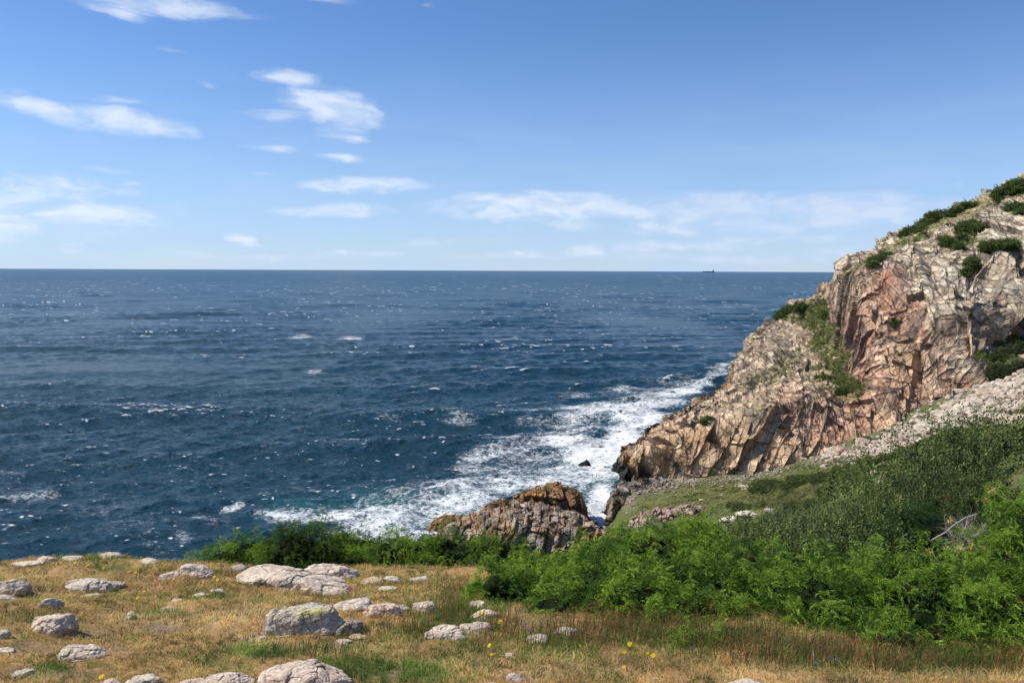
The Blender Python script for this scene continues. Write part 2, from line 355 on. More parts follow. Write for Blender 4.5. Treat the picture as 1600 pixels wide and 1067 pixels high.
RED = [(230,910,70,7,.8),(60,925,60,8,.6),(30,880,60,4,.8),(120,960,50,7,.5),(720,915,50,12,.5),(950,985,60,14,.9),(880,1000,60,12,.7),(1020,980,40,18,.6),(1090,960,50,16,.6),(1300,1010,110,16,.9),(1180,1035,50,14,.7),(1480,1030,110,18,.8),(780,1000,40,20,.5),(600,990,30,12,.5),(300,900,40,6,.5),(400,895,30,5,.5),(1580,1010,40,20,.5),(800,930,25,20,.5)]
STRAW = [(300,965,90,18,.8),(400,950,60,20,.8),(430,1000,60,10,.7),(60,900,80,9,.8),(130,910,60,8,.8),(820,1040,90,20,.9),(700,1040,60,18,.8),(960,1045,120,16,.9),(1200,1062,300,10,1),(650,940,70,12,.5),(340,985,60,12,.6),(540,930,60,10,.5),(630,1020,60,10,.5),(560,985,40,12,.4),(1500,1062,200,10,.9)]
def fields(p):
    px, py = proj(p); n = fbm(p[:, :2]*2.2, 3, 40); n2 = fbm(p[:, :2]*1.3+9, 3, 44); pxw = px+n*28; pyw = py+n2*7
    return px, py, blobs(pxw, pyw, GREEN), blobs(pxw, pyw, DIRT), blobs(pxw, pyw, RED), blobs(pxw, pyw, STRAW)

nt_, nr_ = 620, 760
th = np.radians(np.concatenate([np.linspace(-179, -42, 60), np.linspace(-41.6, 41.6, nt_-120), np.linspace(42, 179, 60)]))
rr = np.concatenate([np.geomspace(.6, 16, nr_//2), np.geomspace(16.15, 150, nr_//2)])
TT, RR = np.meshgrid(th, rr, indexing='ij')
gx, gy = (RR*np.sin(TT)).ravel(), (RR*np.cos(TT)).ravel()
gz = ground_z(gx, gy)
gp = np.stack([gx, gy, gz], 1)
px, py, fg, fd, fr, fs = fields(gp)
near = np.hypot(gx, gy) < 22
near_f = np.clip((17-np.hypot(gx, gy))/3, 0, 1)
thatch = np.array([.35, .225, .095]); gcol = np.tile(thatch, (len(gp), 1))
gcol = lerp(gcol, (.46, .34, .17), fs*.7); gcol = lerp(gcol, (.12, .15, .045), fg*.8); gcol = lerp(gcol, (.24, .14, .09), fr*.6); gcol = lerp(gcol, (.25, .165, .115), fd)
# far part: scrub green slope, dry meadow, cobbles
n1 = fbm(gp[:, :2]/4, 4, 60); n2 = fbm(gp[:, :2]/1.4, 4, 61)
fc = np.tile([.10, .125, .038], (len(gp), 1))
DRY = [(1120,770,75,18,1,-4),(1180,755,70,9,.8,-8),(1060,790,60,10,.8),(1250,770,50,7,.3,-14),(1190,800,30,4,.7),(1290,735,40,5,.6,-15)]
mdry = blobs(px+n1*10, py+n1*4, DRY)
fc = lerp(fc, (.27, .26, .095), mdry*(.75+.35*n2)); fc = lerp(fc, (.12, .135, .045), (n1*.5+.2)*(1-mdry))
fc = lerp(fc, (.14, .13, .075), np.clip(n2-.35, 0, 1)*1.1)
STONY = [(1480,655,130,17,1,-19),(1580,612,90,34,1,-12),(1360,700,60,10,1,-20),(1300,712,50,8,.9,-15),(1400,690,60,10,1,-25),(1000,765,50,11,.9),(1060,750,60,6,.8),(1150,744,60,5,.5,-4),(975,785,22,14,1),(1620,600,80,50,1)]
mst = blobs(px+n1*8, py+n2*4, STONY)
fc = lerp(fc, (.24, .20, .16), mst*.7*(px < 1260)+mst*1.2*(px >= 1260))
gcol = gcol*near_f[:, None] + fc*(1-near_f[:, None])
below = np.clip((1.5-gz)/1.5, 0, 1); gcol = lerp(gcol, (.10, .085, .07), below)
m, t = new_mat('ground_soil')
c = t.n('ShaderNodeAttribute', attribute_name='Col').outputs['Color']; v = t.n('ShaderNodeTexCoord').outputs['Object']
fa, fb_, fc_ = t.noise(v, 2.3, 6, .7), t.noise(v, 26, 5, .7), t.noise(v, 110, 3, .6)
f = t.m('ADD', t.m('MULTIPLY', fa, .3), t.m('ADD', t.m('MULTIPLY', fb_, .4), t.m('MULTIPLY', fc_, .3)))
c2 = t.mix(1., c, t.n('ShaderNodeCombineColor', {0: t.ss(f, .35, .65, .55, 1.35), 1: t.ss(f, .35, .65, .52, 1.38), 2: t.ss(f, .35, .65, .5, 1.4)}).outputs[0], 'MULTIPLY')
bp = t.n('ShaderNodeBump', {'Strength': .8, 'Distance': .02}); t.set(bp.inputs['Height'], f)
p_ = t.n('ShaderNodeBsdfPrincipled', {'Roughness': .95, 'Specular IOR Level': .1}); t.set(p_.inputs['Base Color'], c2); t.set(p_.inputs['Normal'], bp.outputs[0])
o_ = t.n('ShaderNodeOutputMaterial'); t.set(o_.inputs[0], p_.outputs[0])
M_SOIL = m
gf = grid_faces(len(th), nr_)
o = link('ground', make_mesh('ground', gp, gf, gcol, smooth=True), M_SOIL); tag(o, kind='structure')

# ------------------------------------------------------------------ headland
COLS = [ # base, lip, ledge, upper lip, crest : (px, py, Y)
 [(976,752,134),(978,746,135),(980,742,137),(981,740,138),(982,738,139)],
 [(986,752,132),(988,722,134),(990,715,137),(991,711,139),(992,708,141)],
 [(1002,752,131),(1004,712,133),(1005,702,138),(1005,697,142),(1006,694,146)],
 [(1040,752,129),(1042,694,131),(1042,680,140),(1042,672,152),(1042,666,162)],
 [(1082,750,126),(1082,675,129),(1080,655,145),(1078,646,165),(1078,640,178)],
 [(1118,746,123),(1118,664,127),(1113,640,150),(1110,628,185),(1108,620,203)],
 [(1152,742,121),(1152,655,126),(1144,628,155),(1140,613,200),(1138,602,228)],
 [(1192,736,119),(1190,642,125),(1172,612,158),(1160,592,215),(1153,582,250)],
 [(1228,729,118),(1226,628,126),(1200,598,160),(1178,572,225),(1166,556,268)],
 [(1264,720,117),(1262,615,128),(1238,582,162),(1208,545,228),(1185,530,280)],
 [(1298,710,116),(1296,612,130),(1272,575,162),(1240,515,230),(1212,500,285)],
 [(1330,700,115),(1322,618,129),(1300,585,155),(1272,505,215),(1247,478,275)],
 [(1352,692,115),(1340,618,127),(1318,582,147),(1300,490,190),(1288,458,250)],
 [(1372,682,115),(1358,610,126),(1334,570,141),(1313,462,168),(1311,428,200)],
 [(1402,668,115),(1386,590,125),(1362,530,136),(1338,425,152),(1336,406,192)],
 [(1440,648,115),(1430,580,123),(1412,510,132),(1385,418,148),(1384,380,192)],
 [(1482,630,114),(1478,565,119),(1466,495,124),(1440,405,144),(1440,350,190)],
 [(1530,606,112),(1528,548,116),(1522,480,120),(1500,400,140),(1500,324,188)],
 [(1562,590,110),(1560,540,122),(1556,475,129),(1548,405,137),(1552,300,184)],
 [(1600,572,107),(1600,535,123),(1598,475,130),(1592,400,137),(1600,282,178)],
 [(1650,560,102),(1650,520,112),(1648,460,120),(1645,380,130),(1655,268,172)],
 [(1740,545,98),(1740,500,104),(1740,440,112),(1740,350,120),(1760,250,160)],
 [(1900,530,90),(1900,480,95),(1900,410,103),(1900,320,112),(1920,235,150)]]
net = []
for c5 in COLS:
    k = [P(*q) for q in c5]
    base = k[0].copy(); base[2] -= 4; base[1] -= 1.0
    cr = k[-1]; out = np.array([cr[0]*.12, 14, 0]); b1 = cr+out; b1[2] = cr[2]-4-.1*cr[2]; b2 = cr+out*3.2; b2[2] = cr[2]*.3-4; b3 = cr+out*4; b3[2] = -9
    mid = [(k[i]*.5+k[i+1]*.5) for i in range(4)]
    mid[0][1] -= .5
    net.append([base, k[0], mid[0], k[1], mid[1], k[2], mid[2], k[3], mid[3], k[4], b1, b2, b3])
net = np.array(net)
NU, NV = 1200, 900
# spend most rows on the parts in view
g = resample(net, NU, 0)
_px, _py = proj(g[::20].reshape(-1, 3)); _px = _px.reshape(-1, 13); _py = _py.reshape(-1, 13)
_w = (np.hypot(np.diff(_px, axis=1), np.diff(_py, axis=1))+1.6*np.linalg.norm(np.diff(g[::20], axis=1), axis=2)).mean(0)
_s = np.concatenate([[0], np.cumsum(_w[1:9])])
vt = np.concatenate([np.linspace(0, 1, 14)[:-1], np.interp(np.linspace(0, _s[-1], NV-60), _s, np.arange(1, 10)), np.linspace(9.05, 12, 47)])
i = np.minimum(vt.astype(int), 11); f = (vt-i)[None, :, None]
p0 = g[:, np.maximum(i-1, 0)]; p1 = g[:, i]; p2 = g[:, i+1]; p3 = g[:, np.minimum(i+2, 12)]
m1 = (p2-p0)*.3; m2 = (p3-p1)*.3
g = (2*f**3-3*f**2+1)*p1 + (f**3-2*f**2+f)*m1 + (-2*f**3+3*f**2)*p2 + (f**3-f**2)*m2
nrm = grid_normals(g)
if nrm[NU//2, NV//3, 1] > 0: nrm = -nrm
def box(a, k, ax):
    a = np.moveaxis(a, ax, 0); pad = np.concatenate([np.repeat(a[:1], k, 0), a, np.repeat(a[-1:], k, 0)]); c = np.cumsum(np.concatenate([pad[:1]*0, pad]), 0)
    return np.moveaxis((c[2*k+1:]-c[:-2*k-1])/(2*k+1), 0, ax)
for _k in (0, 1, 0, 1): nrm = box(nrm, 26, _k)
nrm /= np.linalg.norm(nrm, axis=-1, keepdims=True)
varc = np.concatenate([np.zeros((NU, 1)), np.cumsum(np.linalg.norm(np.diff(g, axis=1), axis=2), 1)], 1)
sh = g.shape[:2]; hp = g.reshape(-1, 3); hn = nrm.reshape(-1, 3); px, py = proj(hp)
SCRUB = [(1290,520,32,60,1,-12),(1260,480,34,16,1,-25),(1322,600,34,24,.9,20),(1300,560,30,30,1),(1240,560,10,30,.8,40),(1215,590,35,8,.8,-35),(1565,560,30,30,1,30),(1600,600,40,18,.8),(1430,363,48,10,1,-30),(1375,400,20,9,.9,-35),
         (1180,600,34,8,.7,-30),(1515,375,30,18,.7),(1575,298,40,10,1,-10),(1540,325,40,8,.5,-20),(1470,340,40,8,.8,-28),(1250,500,16,12,.8),(1222,492,14,10,.9),(1590,535,26,24,.8),(1230,500,20,10,.8),(1160,600,30,6,.5,-25),(1585,330,24,8,.6),(1345,395,25,6,.4,-35),(1110,640,14,4,.5,-30),(1075,650,12,4,.5,-30)]
nz1 = fbm(hp/3.5, 4, 70); nz2 = fbm(hp/1.1, 3, 72); nz3 = fbm(hp/11, 3, 73)
scr = np.clip((blobs(px+nz1*14, py+nz1*10, SCRUB)+np.minimum(nz2, .2)*.5+nz1*.25-.36)*3, 0, 1)
GR = [(1500,335,120,12,.8,-26),(1400,385,100,10,.8,-32),(1320,618,44,14,.8,15),(1290,600,60,14,.6,10),(1185,640,36,8,.6,-8),(1480,350,110,16,.5,-26),(1560,310,60,14,.6,-14),(1420,385,80,10,.4,-28),(1510,385,40,16,.5),(1340,605,30,12,.5),(1460,380,60,10,.35,-26),(1100,655,30,5,.3,-35)]
grs = np.clip((blobs(px+nz1*8, py+nz2*5, GR)+nz2*.35-.35)*3, 0, 1)*(1-scr)
rk = 1-scr*.85-grs*.55
F1 = rotframe(0, 28, 20); F2 = rotframe(15, -24, 30)
far = np.clip((hp[:, 1]-160)/80, 0, 1)
hs = np.stack([hp[:, 0], hp[:, 0]*0+.5, varc.ravel()], 1)      # metres along and up the face: joints run straight over it
hs[:, [0, 2]] += np.stack([fbm(hp/14, 2, 91), fbm(hp/14, 2, 92)], 1)*1.3
FA = rotframe(0, 27, 0); FB = rotframe(0, 14, 0); FC = rotframe(0, -33, 0); FD = rotframe(0, 52, 0)
d0, h0, e0 = joints(hs, 8.5, 11, FA, .13, .07, .02, .03, (.8, 1, 1.5))
d1, h1, e1 = joints(hs, 3.4, 12, FA, .19, .12, .09, .04, (.7, 1, 1.5))
dx_, hx_, ex_ = joints(hs, 3.0, 22, FC, .19, .12, .09, .04, (.7, 1, 1.5))
zone = np.clip(fbm(hp/16, 2, 75)*4+.2, 0, 1)*(1-blobs(px, py, [(1170,690,90,50,1)])); zone = (zone > .5).astype(np.float32)
d1 = d1*(1-zone)+dx_*zone; h1 = np.where(zone > .5, hx_, h1); e1 = np.where(zone > .5, ex_, e1)
d2, h2, e2 = joints(hs, 1.45, 13, FB, .19, .13, .13, .05, (.8, 1, 1.4))
d3, h3, e3 = joints(hs, .62, 14, FD, .16, .15, .12, .06, (.8, 1, 1.4))
chim = -1.6*blobs(px, py, [(1447,440,9,60,1,-22),(1395,540,8,70,.5,-20),(1250,700,6,30,.6,-12),(1480,560,40,8,.5,10)]) - 4.0*blobs(px, py, [(1565,470,26,55,1,10),(1405,450,16,24,.7,-10)]) \
     + 2.6*blobs(px, py, [(1520,500,30,60,1),(1430,620,40,50,.4,20),(1370,700,30,14,.5)])
lowc = blobs(px, py, [(1170,700,90,50,1),(1050,720,50,40,.8)])   # larger slabs low down
rib = 1-.6*blobs(px, py, [(1475,395,50,45,1)])
disp = (d0*rib + d1*rib + d2*(.95-.4*lowc) + d3*(.9-.5*lowc))*rk + chim + nz1*.35 + scr*nz1*.5
disp *= np.where(far > 0, 1+.3*far, 1)
hn2 = hn.copy(); hn2[:, 2] *= .8
hp2 = hp + hn2*disp[:, None]
# keep the back side below sight
# ---- rock colours
C = np.tile(np.array([.54, .44, .33]), (len(hp), 1))            # weathered tan-grey
UP = np.clip((560-py)/120, 0, 1)
C = lerp(C, (.55, .49, .40), blobs(px+nz3*20, py+nz3*14, [(1470,450,110,90,1),(1560,360,110,70,1),(1400,420,80,40,.8),(1520,560,80,50,.7),(1530,430,60,60,1)]))
C = lerp(C, (.60, .42, .27), blobs(px+nz3*15, py+nz3*10, [(1180,690,110,45,.9),(1060,700,60,40,1),(1400,640,60,40,.5),(1420,560,40,40,.8)]))
C = lerp(C, (.50, .235, .16), blobs(px+nz1*10, py+nz3*14, [(1345,560,40,90,.75,-6),(1395,480,40,80,.6,-20),(1330,660,70,40,.6,20),(1250,640,50,22,.6,20),(1300,680,60,24,.5,20),(1430,620,60,40,.4)]))
C = lerp(C, (.34, .13, .085), blobs(px+nz1*7, py+nz1*8, [(1345,560,13,44,.7,-8),(1398,450,18,22,.8),(1440,520,9,60,.7,-22),(1385,610,14,20,.6),(1335,625,30,14,.6),(1362,500,8,40,.5,-10),(1305,690,30,14,.4,30),(1480,520,5,30,.5)])*(.9+.5*nz2))
C = lerp(C, (.42, .21, .09), blobs(px+nz2*5, py+nz2*5, [(1512,525,9,34,.8),(1500,600,22,10,.7,-20),(1110,690,14,18,.7),(1040,720,10,24,.7),(1425,530,5,20,.6),(1085,700,10,20,.5)]))
C = lerp(C, (.60, .565, .49), np.clip((h1-.62)*2.2, 0, .55)*(.35+.65*UP)); C = lerp(C, (.38, .26, .18), np.clip((.3-h2)*1.8, 0, .4))
C = lerp(C, (.47, .27, .20), np.clip((h2-.8)*2.5, 0, .4)); C = lerp(C, (.20, .17, .14), np.clip(nz2-.45, 0, .5))
C = lerp(C, (.27, .265, .235), blobs(px, py, [(1220,540,22,40,.9),(1175,575,20,20,.6)])*(.5+.5*nz2))
C = lerp(C, (.42, .31, .25), blobs(px, py, [(1262,528,10,26,.8,30)]))
C = C*np.array([1.06, 1.04, .95])
C = lerp(C, (.17, .14, .115), np.clip(1.15-e1/.05, 0, .85)*(1-scr)); C = lerp(C, (.17, .14, .11), np.clip(1.1-e2/.06, 0, .7)*(1-scr))
# wet dark belt and rusty lichen belt by the water
zz = hp2[:, 2]+nz1*1.6
shore = np.clip((1030-px)/35, 0, 1); shore = np.maximum(shore, np.clip((hp[:, 1]-165)/20, 0, 1))
C = lerp(C, (.30, .17, .06), np.clip((6.5-zz)/3, 0, .75)*shore); C = lerp(C, (.022, .022, .024), np.clip((4.0-zz)/1.4, 0, 1)*shore)
C = lerp(C, (.24, .21, .085), grs*.85); C = lerp(C, (.15, .165, .06), scr)
M_CLIFF = mat_rock('jointed_gneiss', .35, .9, .75, .25, crack=[(.8, .05, .45)])
hf = grid_faces(NU, NV)[:, ::-1]
o = link('headland_cliff', make_mesh('headland_cliff', hp2, hf, C), M_CLIFF)
tag(o, kind='structure')
HG = hp2.reshape(sh+(3,)); HN = nrm

# ------------------------------------------------------------------ free rock masses (loft of cross-sections along a profile)
def ridge_rock(name, prof, nu, nv, seed, label, scale=1., ncol=None, cat='rock', group=None, lean=.15, frame=None, kind=None, mat=None):
    """prof: (px, py of the top, Y, half thickness in m); cross-section closed down to below the water"""
    secs = []
    for (px_, py_, Y_, th_) in prof:
        top = P(px_, py_, Y_); zb = -3.
        h = top[2]-zb
        sec = []
        for (a, b) in ((-1.25, 0), (-1.12, .3), (-1.0, .62), (-.8, .86), (-.4, .97), (0, 1), (.4, .96), (.8, .84), (1.0, .6), (1.15, .3), (1.25, 0)):
            sec.append([top[0]+lean*a*th_*.4, top[1]+a*th_*(.65+.35*min(1, h/8)), zb+h*b])
        secs.append(sec)
    c = np.array(secs)
    g = resample(resample(c, nu, 0), nv, 1)
    # close the ends by pinching
    e = np.minimum(np.arange(nu), np.arange(nu)[::-1])/(nu*.04); e = np.clip(e, 0, 1)**.5
    mid = g.mean(1, keepdims=True); g = mid+(g-mid)*(.02+.98*e[:, None, None])*np.array([1, 1, 1])
    n = grid_normals(g)
    if n[nu//2, nv//4, 1] > 0: n = -n
    p = g.reshape(-1, 3); n = n.reshape(-1, 3)
    a = fbm(p/(2.2*scale), 4, seed)
    fr = frame if frame is not None else rotframe(0, 12, 10)
    D0, H0, E0 = joints(p, 4.*scale, seed+1, fr, .10, .11, .03, .03, (.6, 1, 1.7))
    D1, H1, E1 = joints(p, 1.8*scale, seed+2, fr, .14, .14, .08, .04, (.6, 1, 1.7))
    D2, H2, E2 = joints(p, .7*scale, seed+3, rotframe(10, -20, 5), .16, .15, .12, .06, (.7, 1, 1.5))
    p2 = p+n*(D0*.9+D1*.8+D2*.7+a*.25*scale)[:, None]
    col = ncol(p2, a, H1, H2, E1, fbm(p/.8, 3, seed+9))
    me = make_mesh(name, p2-p.mean(0), grid_faces(nu, nv)[:, ::-1], col)
    o = link(name, me, mat or M_CLIFF, loc=tuple(p.mean(0)))
    tag(o, label, cat, group, kind); return o
def col_grey(p, a, h1, h2, e1, n):
    c = np.tile([.34, .285, .225], (len(p), 1)); c = lerp(c, (.43, .29, .22), np.clip((h1-.6)*2.5, 0, .7)); c = lerp(c, (.22, .20, .17), np.clip((.35-h1)*2, 0, .7))
    c = lerp(c, (.45, .42, .36), np.clip((p[:, 2]-5.5)/1.5, 0, .5)*(.6+n)); c = lerp(c, (.08, .07, .06), np.clip(.9-e1/.06, 0, .6))
    c = lerp(c, (.34, .20, .045), np.clip((5.6-p[:, 2])/2.5, 0, 1)*np.clip(n*1.6+.1, 0, .8)); c = lerp(c, (.035, .032, .03), np.clip((1.2-p[:, 2]), 0, 1)); return c
def col_rust(p, a, h1, h2, e1, n):
    c = np.tile([.27, .155, .075], (len(p), 1)); c = lerp(c, (.33, .20, .10), np.clip((h1-.5)*2, 0, .8)); c = lerp(c, (.15, .10, .065), np.clip((.4-h1)*2, 0, .7))
    c = lerp(c, (.40, .22, .04), np.clip(n-.2, 0, .7)); c = lerp(c, (.07, .05, .04), np.clip(.9-e1/.06, 0, .6)); c = lerp(c, (.035, .032, .03), np.clip((1.5-p[:, 2]), 0, 1)); return c
def col_orange(p, a, h1, h2, e1, n):
    c = col_rust(p, a, h1, h2, e1, n); return lerp(c, (.42, .25, .05), .35+.5*n)
def col_pink(p, a, h1, h2, e1, n):
    c = np.tile([.42, .32, .25], (len(p), 1)); c = lerp(c, (.36, .23, .18), np.clip((h1-.5)*2, 0, .8)); c = lerp(c, (.16, .13, .11), np.clip((.35-h1)*2, 0, .7))
    return lerp(c, (.10, .08, .07), np.clip(.9-e1/.06, 0, .6))
def col_tip(p, a, h1, h2, e1, n):
    c = np.tile([.20, .165, .13], (len(p), 1)); c = lerp(c, (.33, .31, .275), np.clip((h1-.5)*2, 0, .8)); c = lerp(c, (.09, .075, .06), np.clip((.45-h1)*2, 0, .8))
    c = lerp(c, (.33, .20, .05), np.clip((4.5-p[:, 2])/2, 0, .8)*np.clip(n+.4, 0, 1)*.7); c = lerp(c, (.05, .045, .04), np.clip(.9-e1/.06, 0, .6)); c = lerp(c, (.03, .03, .03), np.clip((1.8-p[:, 2]), 0, 1)); return c
def col_black(p, a, h1, h2, e1, n):
    c = np.tile([.028, .028, .031], (len(p), 1)); c = lerp(c, (.07, .065, .065), np.clip((h1-.6)*2, 0, .8)); return lerp(c, (.20, .115, .05), np.clip((p[:, 2]-4.2)/2, 0, .9))
ridge_rock('sea_stack', [(648,862,103,1.5),(680,832,103,2.5),(715,812,103,3.5),(760,800,103,4.5),(800,792,103,5),(845,792,102,5),(885,800,101,4.5),(916,812,100,4),(938,834,99,3),(958,858,98,2)], 420, 300, 200,
  'broad grey and pink fissured rock mass rising just behind the low juniper bushes', .8, col_grey, 'sea stack', frame=rotframe(0, 14, 0))
ridge_rock('sea_stack', [(790,800,112,1.5),(805,778,112,2.5),(830,766,112,3.2),(852,760,112,3.6),(880,757,112,3.6),(900,763,111.5,3.2),(909,775,111,2.5),(914,800,110,1.6)], 260, 240, 220,
  'rust brown rounded rock knob standing behind the broad grey rock mass', .8, col_rust, 'sea stack', frame=rotframe(0, -10, 0))
ridge_rock('shore_rock', [(668,828,108,1),(680,810,108,1.6),(700,804,108,1.8),(722,806,108,1.6),(740,812,108,1)], 130, 120, 240, 'low orange lichened rock at the left foot of the grey rock mass', .5, col_orange)
ridge_rock('shore_rock', [(732,812,109,.8),(750,797,109,1.4),(768,786,109,1.6),(790,780,110,1.6),(808,790,110,1)], 130, 120, 260, 'dark brown crag between grey rock mass and surf, left of the rust brown knob', .5, col_rust)
ridge_rock('shore_rock', [(942,850,108,2),(950,800,111,3.2),(956,768,113,4),(972,758,115,4.6),(995,752,117,4.6),(1020,750,118,4.5),(1050,752,120,3.5),(1075,762,120,2)], 260, 200, 280,
  'dark craggy rock end of the meadow, dropping into the white surf of the channel', .6, col_tip, frame=rotframe(0, 6, 15))
ridge_rock('rock_ledge', [(965,842,101,1.5),(985,815,101,2),(1010,800,100,2.4),(1040,793,99.5,2.4),(1080,790,99,2.2),(1120,795,98,1.8),(1150,800,97,1.4),(1180,806,96,.7)], 300, 140, 300,
  'long pinkish rock ledge along the near edge of the far meadow', .5, col_pink)
ridge_rock('shore_rock', [(962,745,138,.8),(968,726,139,1.6),(980,708,140,2.4),(996,690,142,3),(1008,684,144,3),(1022,690,146,2)], 150, 120, 320, 'tall black and rust rock at the seaward foot of the cliff', .6, col_black)
ridge_rock('shore_rock', [(972,746,134,.8),(982,722,134,2),(995,712,134,2.5),(1006,716,134,2),(1016,740,134,1)], 150, 120, 340, 'wet black rock below the tan slabs, nearest to the channel', .6, col_black)
ridge_rock('shore_rock', [(955,736,141,.6),(966,716,142,1.4),(978,706,143,1.6),(986,720,143,1)], 90, 80, 350, 'small wet black rock on the left of the rusty shore rock', .4, col_black)
ridge_rock('shore_rock', [(1008,672,163,.8),(1025,662,167,1.6),(1045,655,172,1.6),(1062,650,178,1)], 90, 80, 360, 'low black rock at the waterline under the sloping cliff shoulder', .5, col_black)
ridge_rock('wave_washed_rock', [(902,732,146,.4),(908,722,146,1.0),(918,720,146,1.2),(926,732,146,.5)], 70, 60, 380, 'lone black rock surrounded by white surf', .35, col_black)
ridge_rock('wave_washed_rock', [(938,800,118,.3),(950,796,118,.6),(962,792,118,.5),(968,796,118,.2)], 70, 60, 390, 'thin dark skerry awash in the narrow channel', .25, col_black)

# ------------------------------------------------------------------ sea
yy = 1/np.linspace(1/80, 1/6000, 1000); yy = np.concatenate([yy, np.geomspace(6500, 160000, 40)])
tt = np.concatenate([np.linspace(-2.2, -.72, 60), np.linspace(-.715, .45, 1150), np.linspace(.455, 2.2, 60)])
YY, TX = np.meshgrid(yy, tt, indexing='ij'); X0 = (YY*TX).ravel(); Y0 = YY.ravel()
dyl = np.gradient(yy); DL = np.repeat(np.maximum(dyl, yy*.001), len(tt))
Z = np.zeros_like(X0); DX = np.zeros_like(X0); DY = np.zeros_like(X0); STEEP = np.zeros_like(X0)
r2_ = np.random.default_rng(5)
mod = .75+.45*fbm(np.stack([X0, Y0], 1)/90, 2, 400)
for i in range(80):
    lam = 1.5*(48/1.5)**(r2_.random()**.95); kk = 2*math.pi/lam
    spread = r2_.normal(0, .22 if lam > 15 else .6); ang = R(-90+10)+spread       # travelling towards the coast, crests rising to the right
    amp = .0098*lam**.74*(1.15 if lam > 14 else 1.22)*r2_.uniform(.6, 1.3)
    ph = kk*(X0*math.cos(ang)+Y0*math.sin(ang))+r2_.random()*6.28
    wgt = np.clip(lam/(DL*(3 if lam < 5 else 1.3))-.35, 0, 1)
    if wgt.max() <= 0: continue
    a_ = amp*wgt*mod; c_, s_ = np.cos(ph), np.sin(ph)
    Z += a_*c_; DX -= a_*math.cos(ang)*s_*.9; DY -= a_*math.sin(ang)*s_*.9; STEEP += a_*kk*c_
_px, _py = proj(np.stack([X0, Y0, Z*0], 1)); _sf = blobs(_px, _py, [(960,680,110,70,1,-35),(1090,595,90,22,1,-25),(700,790,240,46,.7,-8),(940,790,40,40,.8)])
Z += _sf*(fbm(np.stack([X0/5+Y0/11, Y0/3.2], 1), 4, 431)*.55+np.abs(fbm(np.stack([X0/9, Y0/4.5], 1), 2, 437))*.7)
sp = np.stack([X0+DX, Y0+DY, Z], 1).astype(np.float32)
px, py = proj(np.stack([X0, Y0, Z*0], 1)); nz = fbm(np.stack([X0, Y0], 1)/9, 4, 410)
SURF = [(975,705,50,50,1.1),(930,715,60,35,1),(1000,655,60,22,1.05),(940,790,30,45,.95),(900,735,80,20,.8),(1060,612,64,11,.8,-16),(1130,575,34,8,.6,-24),(880,690,60,20,.9),(950,640,90,12,.75),
 (1020,630,60,10,.8),(860,660,70,10,.45),(1150,556,16,5,.5),(1110,592,44,7,.65,-22),(830,700,60,12,.6),
 (770,765,110,34,.72,-12),(690,800,110,30,.8,-10),(600,820,110,24,.78,-8),(650,840,90,18,.85),(530,805,110,12,.62,-5),(450,805,50,12,.6),(480,800,60,16,.45),(760,715,70,24,.5,-20),(840,640,60,8,.4),(800,680,50,14,.45),
 (820,715,110,36,.55,-18),(700,765,130,34,.62,-14),(600,800,110,24,.6,-8),(900,665,90,28,.6,-14),(1000,625,90,20,.6,-20),(942,815,16,20,.9),(870,750,60,22,.7),
 (285,838,16,20,.5),(240,845,30,16,.42),(360,795,28,6,.6,-12),(700,640,40,6,.42),(720,655,40,6,.45),(560,688,36,3,.55),(610,655,24,3,.5),(490,580,16,5,.45),(50,770,70,16,.36),(120,690,34,3,.55,-6),(470,527,30,3,.6),(545,528,28,3,.65),
 (900,618,40,5,.5),(800,530,30,3,.45),(1110,528,14,3,.6),(920,760,40,20,.6),(980,610,50,8,.5,-6),(330,810,50,14,.4),(200,800,90,30,.25),(20,740,50,14,.3)]
surf = blobs(px+nz*6, py+nz*3, SURF)
rgh = .13+.15*np.clip((np.log(Y0)-math.log(220))/math.log(12), 0, 1)      # waves too small to model act as roughness
crest = np.clip((STEEP-.22)*2.6, 0, 1)*np.clip(fbm(np.stack([X0/26, Y0/20], 1), 2, 420)*1.3-.05, 0, 1)*1.1
_bl = np.clip((Y0-210)/120, 0, 1); spk = (fbm(np.stack([X0/1.0, Y0/.7], 1), 2, 425)-.17)*(1-_bl)+fbm(np.stack([X0/3.0, Y0/1.7], 1), 2, 427)*_bl; crest = np.maximum(crest, np.clip((spk-.69)*5, 0, 1)*np.clip(STEEP*4+.1, 0, 1)*np.clip(fbm(np.stack([X0/60, Y0/45], 1), 2, 426)*2+.1, 0, 1))
turq = blobs(px+nz*8, py+nz*4, [(480,800,70,20,.5),(450,805,50,14,.4),(600,790,90,20,.6),(720,790,60,20,.6),(900,775,60,16,.8),(960,760,50,20,.7),(930,730,60,30,.5),(950,780,24,24,.8),(930,640,70,8,.5),(640,815,80,20,.5),(800,770,50,14,.6),(980,690,40,40,.4)])
m, t = new_mat('sea_water')
v = t.n('ShaderNodeTexCoord').outputs['Object']
aS = t.n('ShaderNodeAttribute', attribute_name='surf').outputs['Fac']; aT = t.n('ShaderNodeAttribute', attribute_name='turq').outputs['Fac']; aC = t.n('ShaderNodeAttribute', attribute_name='crest').outputs['Fac']
vr = t.map(v, rot=(0, 0, R(-10)), sc=(1, 1.5, 1))
wv = t.n('ShaderNodeTexNoise', {'Scale': .35, 'Detail': 4, 'Roughness': .6}); t.set(wv.inputs['Vector'], vr)
wv2 = t.n('ShaderNodeVectorMath', operation='MULTIPLY_ADD'); t.set(wv2.inputs[0], wv.outputs['Color']); wv2.inputs[1].default_value = (3.2, 3.2, 0); t.set(wv2.inputs[2], vr)
ra = t.noise(wv2.outputs[0], .55, 5, .62); rb = t.noise(wv2.outputs[0], 1.9, 4, .6)
